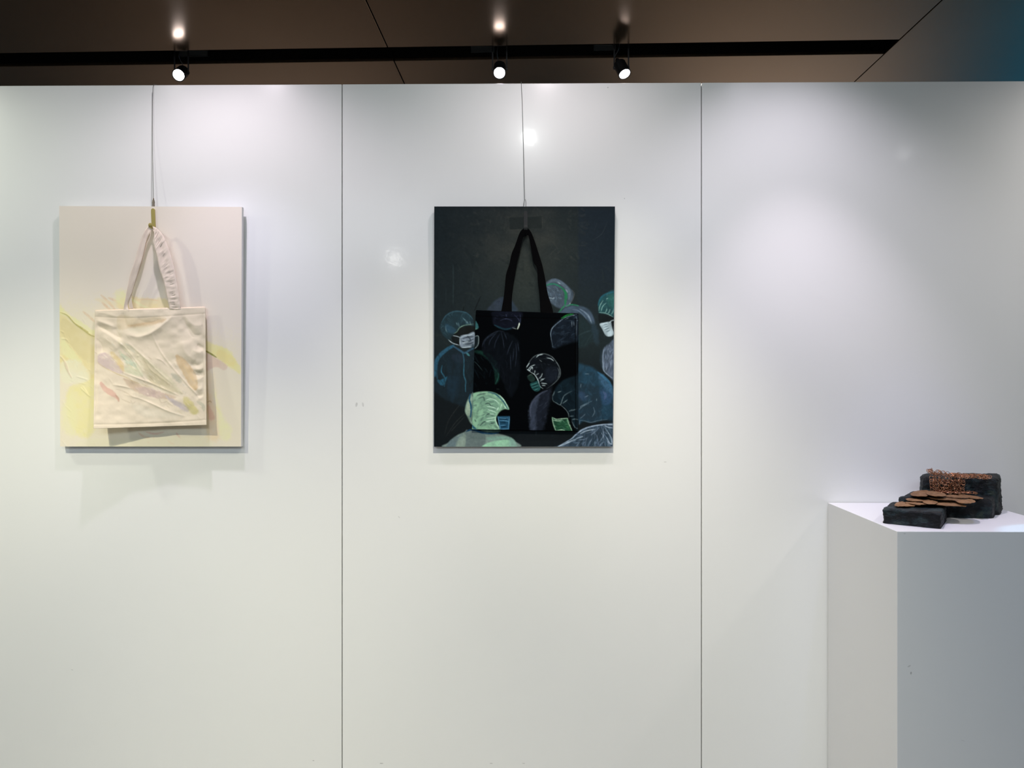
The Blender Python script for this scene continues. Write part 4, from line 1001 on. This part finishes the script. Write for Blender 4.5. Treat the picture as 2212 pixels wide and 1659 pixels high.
QD = ((938, 446), (1328.5, 446), (1323.5, 964.5), (937.5, 965))
ddep = lambda u, v: 0.029 - 0.008 * v
c2 = empty('dark_painting', tuple(vY(1130, 965, -0.02)), label='dark canvas painted with masked figures in surgical caps, behind the black tote bag', cat='painting')
sheet('canvas', QD, ddep, D, M_artdark, c2, np.array((0.93, 0.83, 0.85)))
stretcher(QD, ddep, M_edgeblk, c2)
h1, h2 = hook(c2, M_hookblk, ((1135.5, 456), (1135.5, 494)), (1136, 486), 0.0295, 0.022, 0.0125)
h1['label'] = 'black painted hook plate'

K.stroke([(1028, 683), (1100, 686), (1180, 688), (1249, 690)], 1, (1, 1, 2), .8, .9, .1, H=-.0008, Hw=1.2)
K.stroke([(1243, 690), (1243, 800), (1244, 928)], 1.4, (1, 1, 2), .8, .9, .1, H=-.001, Hw=1.2)
K.stroke([(1246, 690), (1246, 800), (1247, 928)], 1.0, (22, 26, 34), .6, .9, .1)
K.H += (val_noise(K.h, K.w, (40, 40), 41) - .5) * .0018 + (val_noise(K.h, K.w, (5, 5), 42) - .5) * .0002
QK = ((1028, 671), (1249.5, 678), (1248.5, 931), (1019.5, 927.5))
def kdep(u, v): return 0.029 - .008 * v + .009 + 0.002 * np.sin(u * math.pi) + .002 * v
bag2 = empty('tote_bag', tuple(vY(1134, 930, -0.04)), label='black cotton tote bag with masked figures painted across it, on the dark canvas', cat='bag')
sheet('front_panel', QK, kdep, K, M_blackcotton, bag2, np.array((0.88, 0.78, 0.80)), back=lambda u, v: 0.0014 + 0 * u)
Kp = Paint(1012, 664, 1256, 938, (4, 5, 7))
sheet('back_panel', ((1029, 670), (1248.5, 677), (1247.5, 930), (1020.5, 926.5)), lambda u, v: kdep(u, v) - .003, Kp, M_blackcotton, bag2, 0.76, back=lambda u, v: 0.0012 + 0 * u, step=6.0)
def X6(x, y): return (1040 + x * .1567, 420 + y * .1567)
kL = [((1082.5, 674), (1105.5, 675), .038, .038), (X6(305, 1430), X6(420, 1430), .041, .041), (X6(325, 1250), X6(440, 1240), .044, .044), (X6(340, 1100), X6(465, 1100), .046, .046), (X6(385, 960), X6(490, 950), .048, .048),
      (X6(415, 820), X6(520, 830), .049, .049), (X6(465, 700), X6(545, 710), .050, .050), (X6(510, 570), X6(572, 600), .050, .049), (X6(545, 500), X6(588, 575), .050, .048), (X6(590, 465), X6(610, 568), .050, .047), (X6(612, 462), X6(625, 565), .049, .047)]
ribbon('handle', kL, M_blackcotton_plain, bag2, wave=.001)
kR = [(X6(600, 462), X6(610, 568), .0508, .049), (X6(640, 468), X6(640, 560), .050, .048), (X6(690, 530), X6(655, 590), .050, .048), (X6(740, 660), X6(675, 690), .049, .049), (X6(785, 800), X6(697, 810), .048, .048),
      (X6(835, 960), X6(720, 930), .047, .047), (X6(862, 1080), X6(768, 1020), .046, .046), (X6(885, 1200), X6(778, 1180), .044, .044), (X6(915, 1370), X6(800, 1370), .041, .041), (X6(975, 1560), X6(812, 1560), .038, .038), (X6(990, 1640), X6(820, 1640), .037, .037)]
ribbon('handle', kR, M_blackcotton_plain, bag2, wave=.001)

w2 = empty('hanging_wire', tuple(vY(1133, 446, -0.01)), label='thin steel wire with a loop end holding the dark painting', cat='wire')
bm = bmesh.new()
pts = [Vector((vY(1125, 178, 0).x, 0.03, TOP + .002)), Vector((vY(1125.5, 178, 0).x, 0.003, TOP + .003)), Vector((vY(1126.3, 180, 0).x, -.002, TOP - .006)), vY(1129, 250, -.003), vY(1133.5, 432, -.012)]
tube(bm, catmull([tuple(p) for p in pts], 8), 0.0009, 6)
obj('cable', bm, M_steel, w2)
bm = bmesh.new()
tube(bm, catmull([tuple(vY(1130.2, 448, -.009)), tuple(vY(1131.5, 438, -.011)), tuple(vY(1134.3, 431, -.012)), tuple(vY(1136.2, 438, -.011)), tuple(vY(1136, 448, -.009))], 6), 0.0008, 6)
obj('loop', bm, M_steel, w2)

# ================================================================== SCULPTURE
m, nt, b = mat('charred_paint', (0.01, 0.012, 0.014), 0.5, spec=0.28); M_char = m
n1 = noise(nt, 24, 6, .6, vec_scale=(1, 1, 1.4)); n2 = noise(nt, 150, 5, .65, vec_scale=(.7, .7, 1.3))
r1 = ramp(nt, n1.outputs['Fac'], [(0.42, (0.003, 0.004, 0.005)), (0.50, (0.005, 0.008, 0.010)), (0.57, (0.013, 0.027, 0.032)), (0.66, (0.042, 0.055, 0.045))])
nt.links.new(r1.outputs[0], b.inputs['Base Color'])
bump(nt, b, n2.outputs['Fac'], 1.0, 0.006)
rb = random.Random(3)
def rough_block(name, corners, z0, z1, parent, rad=0.006, amp=0.0025, div=26, seed=0, flare=0.0, lean=0.0):
    """a hand-carved block: footprint corners (anticlockwise), rounded edges, torn surface"""
    from mathutils import noise as mn
    C = [Vector((p[0], p[1], 0)) for p in corners]
    n = div; me_v = []; bm = bmesh.new()
    bmesh.ops.create_cube(bm, size=1.0)
    bmesh.ops.subdivide_edges(bm, edges=bm.edges[:], cuts=n, use_grid_fill=True)
    W = ((C[1] - C[0]).length + (C[2] - C[3]).length) / 2; Dp = ((C[3] - C[0]).length + (C[2] - C[1]).length) / 2; Hh = z1 - z0
    cen = sum(C, Vector()) / 4
    for v in bm.verts:
        p = Vector(((v.co.x) * W, (v.co.y) * Dp, (v.co.z) * Hh))
        hx, hy, hz = W / 2 - rad, Dp / 2 - rad, Hh / 2 - rad
        q = Vector((max(-hx, min(hx, p.x)), max(-hy, min(hy, p.y)), max(-hz, min(hz, p.z))))
        dd = p - q
        low = p.z < -hz
        if dd.length > 1e-6:
            k = dd.normalized() * rad
            if low: k = Vector((dd.x, dd.y, 0)); k = (k.normalized() * rad if k.length > 1e-6 else Vector()); k.z = dd.z
            p = q + k
        u = p.x / W + .5; vv = p.y / Dp + .5
        g = (C[0] * (1 - u) + C[1] * u) * (1 - vv) + (C[3] * (1 - u) + C[2] * u) * vv
        t = (p.z / Hh + .5)
        out = (g - cen); out.z = 0
        if out.length: out.normalize()
        pos = Vector((g.x, g.y, z0 + t * Hh)) + out * flare * (1 - t) ** 3
        s = Vector((pos.x * 34 + seed, pos.y * 34, pos.z * 42))
        dsp = mn.fractal(s, 0.8, 2.1, 4) * amp
        s2 = Vector((pos.x * 150, pos.y * 150 + seed, pos.z * 190))
        dsp += mn.fractal(s2, 0.8, 2.1, 2) * amp * 0.4
        nrm = dd.normalized() if dd.length > 1e-6 else Vector((0, 0, 1))
        if abs(v.co.x) > .499 or abs(v.co.y) > .499 or v.co.z > .499:
            base_n = Vector((0, 0, 0))
            if abs(v.co.x) > .499: base_n += (C[1] - C[0]).normalized() * (1 if v.co.x > 0 else -1)
            if abs(v.co.y) > .499: base_n += (C[3] - C[0]).normalized() * (1 if v.co.y > 0 else -1)
            if v.co.z > .499: base_n += Vector((0, 0, .7))
            pos += base_n * dsp
        pos.z = max(pos.z, z0)
        v.co = pos
    return obj(name, bm, mat=M_char, parent=parent, smooth=True)

A0 = vZ(1907, 1130.5, PZ); A1 = vZ(2032, 1143, PZ)
uu = (A1 - A0).normalized(); vvx = Vector((-uu.y, uu.x, 0))
sculp = empty('sculpture', tuple(A0), label='small stepped black sculpture of rough charred looking blocks on the white pedestal', cat='sculpture')
SH = 0.043
slab = rough_block('slab', [A0, A1, A1 + vvx * .150, A0 + vvx * .150], PZ + .0002, PZ + SH, sculp, .006, .0032, 34, 1)
slab['label'] = 'low slab at the front, turned towards the left'
M0 = vZ(1940, 1118, PZ); M1 = vZ(2139, 1122.5, PZ)
MH = 0.058
pa = Vector((vZ(1939, 1083, PZ + MH * .75).x, vZ(2100, 1122, PZ).y + .045, PZ)); pb = vZ(2144, 1120.5, PZ)
q0 = vZ(1939, 1074, PZ + MH); q3 = vZ(1973, 1060, PZ + MH)
mid = rough_block('step', [(q0.x, q0.y, 0), (pb.x, pb.y, 0), (float(vZ(2162, 1098, PZ).x), float(vZ(2162, 1098, PZ).y), 0), (q3.x, q3.y, 0)], PZ + .0001, PZ + MH, sculp, .012, .0045, 34, 2)
TH = 0.110
t0 = vZ(1992, 1066, PZ + MH); t1 = vZ(2156, 1071, PZ + MH)
TY = -0.085; tb0 = vY(1988, 1022, TY); tb1 = vY(2162, 1024, TY)
print('slab', A0, A1, 'step', pb, 'tall', t0, t1, 'pedestal', x0, y0)
tall = rough_block('back_block', [(t0.x, t0.y, 0), (t1.x, t1.y, 0), (tb1.x, TY, 0), (tb0.x, TY, 0)], PZ + .0002, PZ + TH, sculp, .016, .0042, 38, 5, flare=.006)
tall['label'] = 'tall upright block at the back'

# ------------------------------------------------------------------ bark-like flakes
m, nt, b = mat('brown_flake', (0.20, 0.11, 0.07), 0.65, spec=0.3); M_flake = m
n1 = noise(nt, 60, 5); r = ramp(nt, n1.outputs['Fac'], [(0.3, (0.13, 0.066, 0.030)), (0.55, (0.20, 0.106, 0.047)), (0.8, (0.28, 0.155, 0.072))])
oi = N(nt, 'ShaderNodeObjectInfo'); mr = N(nt, 'ShaderNodeMapRange'); nt.links.new(oi.outputs['Random'], mr.inputs[0]); mr.inputs[3].default_value = 0.85; mr.inputs[4].default_value = 1.5
hs = N(nt, 'ShaderNodeHueSaturation'); nt.links.new(r.outputs[0], hs.inputs['Color']); nt.links.new(mr.outputs[0], hs.inputs['Value'])
nt.links.new(hs.outputs[0], b.inputs['Base Color']); n2 = noise(nt, 260, 4); bump(nt, b, n2.outputs['Fac'], .5, .001)
t7 = T(1870, 990, 320 / 2212)
ZS = PZ + SH
flakes = [
 ([(675, 540), (720, 497), (850, 478), (925, 482), (915, 560), (760, 562)], PZ + MH + .010, 'broad brown flake at the back left, under the copper chain mail'),
 ([(912, 492), (1000, 490), (1130, 510), (1195, 542), (1140, 568), (950, 548)], PZ + MH + .013, 'reddish brown flake directly below the middle of the chain mail'),
 ([(900, 560), (1000, 562), (1200, 588), (1425, 605), (1350, 625), (1100, 616), (960, 592)], PZ + MH + .004, 'long narrow flake in the second layer from the back'),
 ([(1140, 560), (1250, 543), (1400, 553), (1535, 578), (1450, 592), (1250, 580)], PZ + MH + .008, 'slim flake right of centre below the right end of the chain mail'),
 ([(1385, 540), (1530, 548), (1680, 573), (1750, 600), (1620, 600), (1500, 575)], PZ + MH + .004, 'pointed flake farthest right at the back, by the tall block'),
 ([(608, 600), (700, 594), (850, 620), (835, 642), (700, 636), (620, 622)], ZS + .014, 'small pointed flake at the left of the middle layer'),
 ([(835, 626), (950, 614), (1062, 638), (1040, 680), (900, 676)], ZS + .012, 'rounded flake at the centre of the middle layer'),
 ([(1035, 662), (1150, 620), (1300, 638), (1450, 690), (1495, 716), (1350, 712), (1150, 702), (1060, 692)], ZS + .009, 'largest front flake, over the right edge of the slab'),
 ([(1345, 632), (1450, 609), (1570, 609), (1634, 650), (1560, 666), (1430, 666)], ZS + .018, 'oval flake at the right front, tapering to a point'),
 ([(436, 690), (500, 650), (590, 655), (735, 705), (600, 714), (470, 714)], ZS + .005, 'leftmost flake, lying low on the front slab'),
 ([(595, 655), (750, 653), (905, 685), (780, 692), (640, 672)], ZS + .009, 'thin flake overlapping the leftmost flake on the slab'),
]
fl_root = None
for (P, z, lab) in flakes:
    P = t7(P)
    out = catmull(P, 6, True)
    cx, cy = out.mean(0)
    bm = bmesh.new()
    cen = vZ(cx, cy, z)
    rb = random.Random(len(P) + int(cx))
    outer = []
    for (x, y) in out:
        p = vZ(x, y, z); p.z += rb.uniform(-.0006, .0006)
        p = cen + (p - cen) * 1.05 * rb.uniform(.965, 1.025)
        outer.append(p)
    rings = []
    for s_, dz in ((1.0, 0.0), (0.75, .0010), (0.4, .0018)):
        rings.append([bm.verts.new(cen + (p - cen) * s_ + Vector((0, 0, dz + .0010 * math.sin(i * 1.1 + s_ * 5) * (1 - s_)))) for i, p in enumerate(outer)])
    ct = bm.verts.new(cen + Vector((0, 0, .0020)))
    n = len(outer)
    for a, b_ in zip(rings, rings[1:]):
        for k in range(n): bm.faces.new((a[k], a[(k + 1) % n], b_[(k + 1) % n], b_[k]))
    for k in range(n): bm.faces.new((rings[-1][k], rings[-1][(k + 1) % n], ct))
    low = [bm.verts.new(cen + (p - cen) * .97 + Vector((0, 0, -.0011 + rb.uniform(-.0005, .0002)))) for p in outer]
    for k in range(n): bm.faces.new((low[k], low[(k + 1) % n], rings[0][(k + 1) % n], rings[0][k]))
    bm.faces.new(low[::-1])
    o = obj('bark_flake', bm, M_flake, smooth=False)
    tag(o, lab, 'flake', 'brown flakes laid on the sculpture')

# ------------------------------------------------------------------ copper chain mail
M_copper, nt, b = mat('copper', (0.55, 0.27, 0.16), 0.32, metal=1.0)
n1 = noise(nt, 90, 3); r = ramp(nt, n1.outputs['Fac'], [(0.3, (0.22, 0.09, 0.045)), (0.58, (0.50, 0.25, 0.14)), (0.8, (0.85, 0.56, 0.38))]); nt.links.new(r.outputs[0], b.inputs['Base Color'])
RR, rr_ = 0.0061, 0.00072
me = bpy.data.meshes.new('ring'); bm = bmesh.new()
nu_, nv_ = 18, 6
g = [[bm.verts.new(((RR + rr_ * math.cos(2 * math.pi * j / nv_)) * math.cos(2 * math.pi * i / nu_), (RR + rr_ * math.cos(2 * math.pi * j / nv_)) * math.sin(2 * math.pi * i / nu_), rr_ * math.sin(2 * math.pi * j / nv_))) for j in range(nv_)] for i in range(nu_)]
for i in range(nu_):
    for j in range(nv_):
        bm.faces.new((g[i][j], g[(i + 1) % nu_][j], g[(i + 1) % nu_][(j + 1) % nv_], g[i][(j + 1) % nv_]))
bmesh.ops.recalc_face_normals(bm, faces=bm.faces)
bm.to_mesh(me); bm.free(); me.materials.append(M_copper); me.shade_smooth()
mail = empty('chain_mail', tuple(vY(2040, 1066, t0.y)), label='piece of copper ring chain mail draped over the tall black block', cat='chain mail')
from mathutils import Euler, Quaternion
rc = random.Random(11)
def ring(pos, nrm, spin=0.0):
    o = bpy.data.objects.new('ring', me); COL.objects.link(o); o.parent = mail
    q = Vector(nrm).normalized().to_track_quat('Z', 'Y')
    o.rotation_mode = 'QUATERNION'; o.rotation_quaternion = q @ Quaternion((0, 0, 1), spin)
    o.location = Vector(pos) - mail.location
fdir = (t1 - t0).normalized(); fn = Vector((fdir.y, -fdir.x, 0)); fn = fn if fn.y < 0 else -fn
tA = (vZ(2004, 1064, PZ + MH) - t0).length
# front sheet: flat rings in rows, linked by tilted rings between them
ztop = PZ + TH; zbot = PZ + MH + .006
x_l, x_r = t0 + fdir * .030, t0 + fdir * .135
px_pitch = 0.0140; nz = 4; pz = (ztop - zbot) / nz
ncol = 7
for rI in range(nz + 1):
    for cI in range(ncol):
        p = t0 + fdir * (.026 + cI * px_pitch * 1.0 + rc.gauss(0, .0009)) + fn * (.0068 + rc.random() * .0012)
        p.z = ztop - .003 - rI * pz * .98 + rc.gauss(0, .0008)
        ring(p, fn + Vector((rc.gauss(0, .22), 0, .25 + rc.gauss(0, .2))))
        # linking rings to the right neighbour and to the row below
        if cI < ncol - 1 :
            q = p + fdir * px_pitch * .5 + fn * .0010; q.z += rc.gauss(0, .0008)
            ring(q, fn * .55 + fdir * (1 if (cI + rI) % 2 else -1) * .8 + Vector((0, 0, .2)))
        if rI < nz:
            q = p + fn * .0012; q.z -= pz * .5
            ring(q, fn * .6 + Vector((rc.gauss(0, .15), 0, .85)) + fdir * rc.gauss(0, .3))
        if rI < nz and cI < ncol - 1 and (cI + rI) % 2:
            q = p + fdir * px_pitch * .5 + fn * .0008; q.z -= pz * .5
            ring(q, fn + fdir * rc.gauss(0, .3) + Vector((0, 0, rc.gauss(0, .3))))
# heap along the top edge
for k in range(96):
    t = rc.random() ** 1.15
    s_ = .020 + t * .165
    hh = .0155 * max(0, 1 - t * 2.2) + .0055 * (1 - t * .5)
    p = t0 + fdir * s_ + fn * rc.uniform(-.030, .007)
    p.z = ztop + .003 + rc.random() * hh
    ring(p, (rc.gauss(0, .6), -.7 + rc.gauss(0, .5), .6 + rc.gauss(0, .5)))
# tail lying on the flakes at the foot
for k in range(30):
    t = rc.random()
    p = t0 + fdir * (.028 + t * .115) + fn * (.010 + rc.random() * .010 + .008 * math.sin(t * 3))
    p.z = PZ + MH + .0075 + .004 * rc.random()
    ring(p, (rc.gauss(0, .4), -.35, 1))
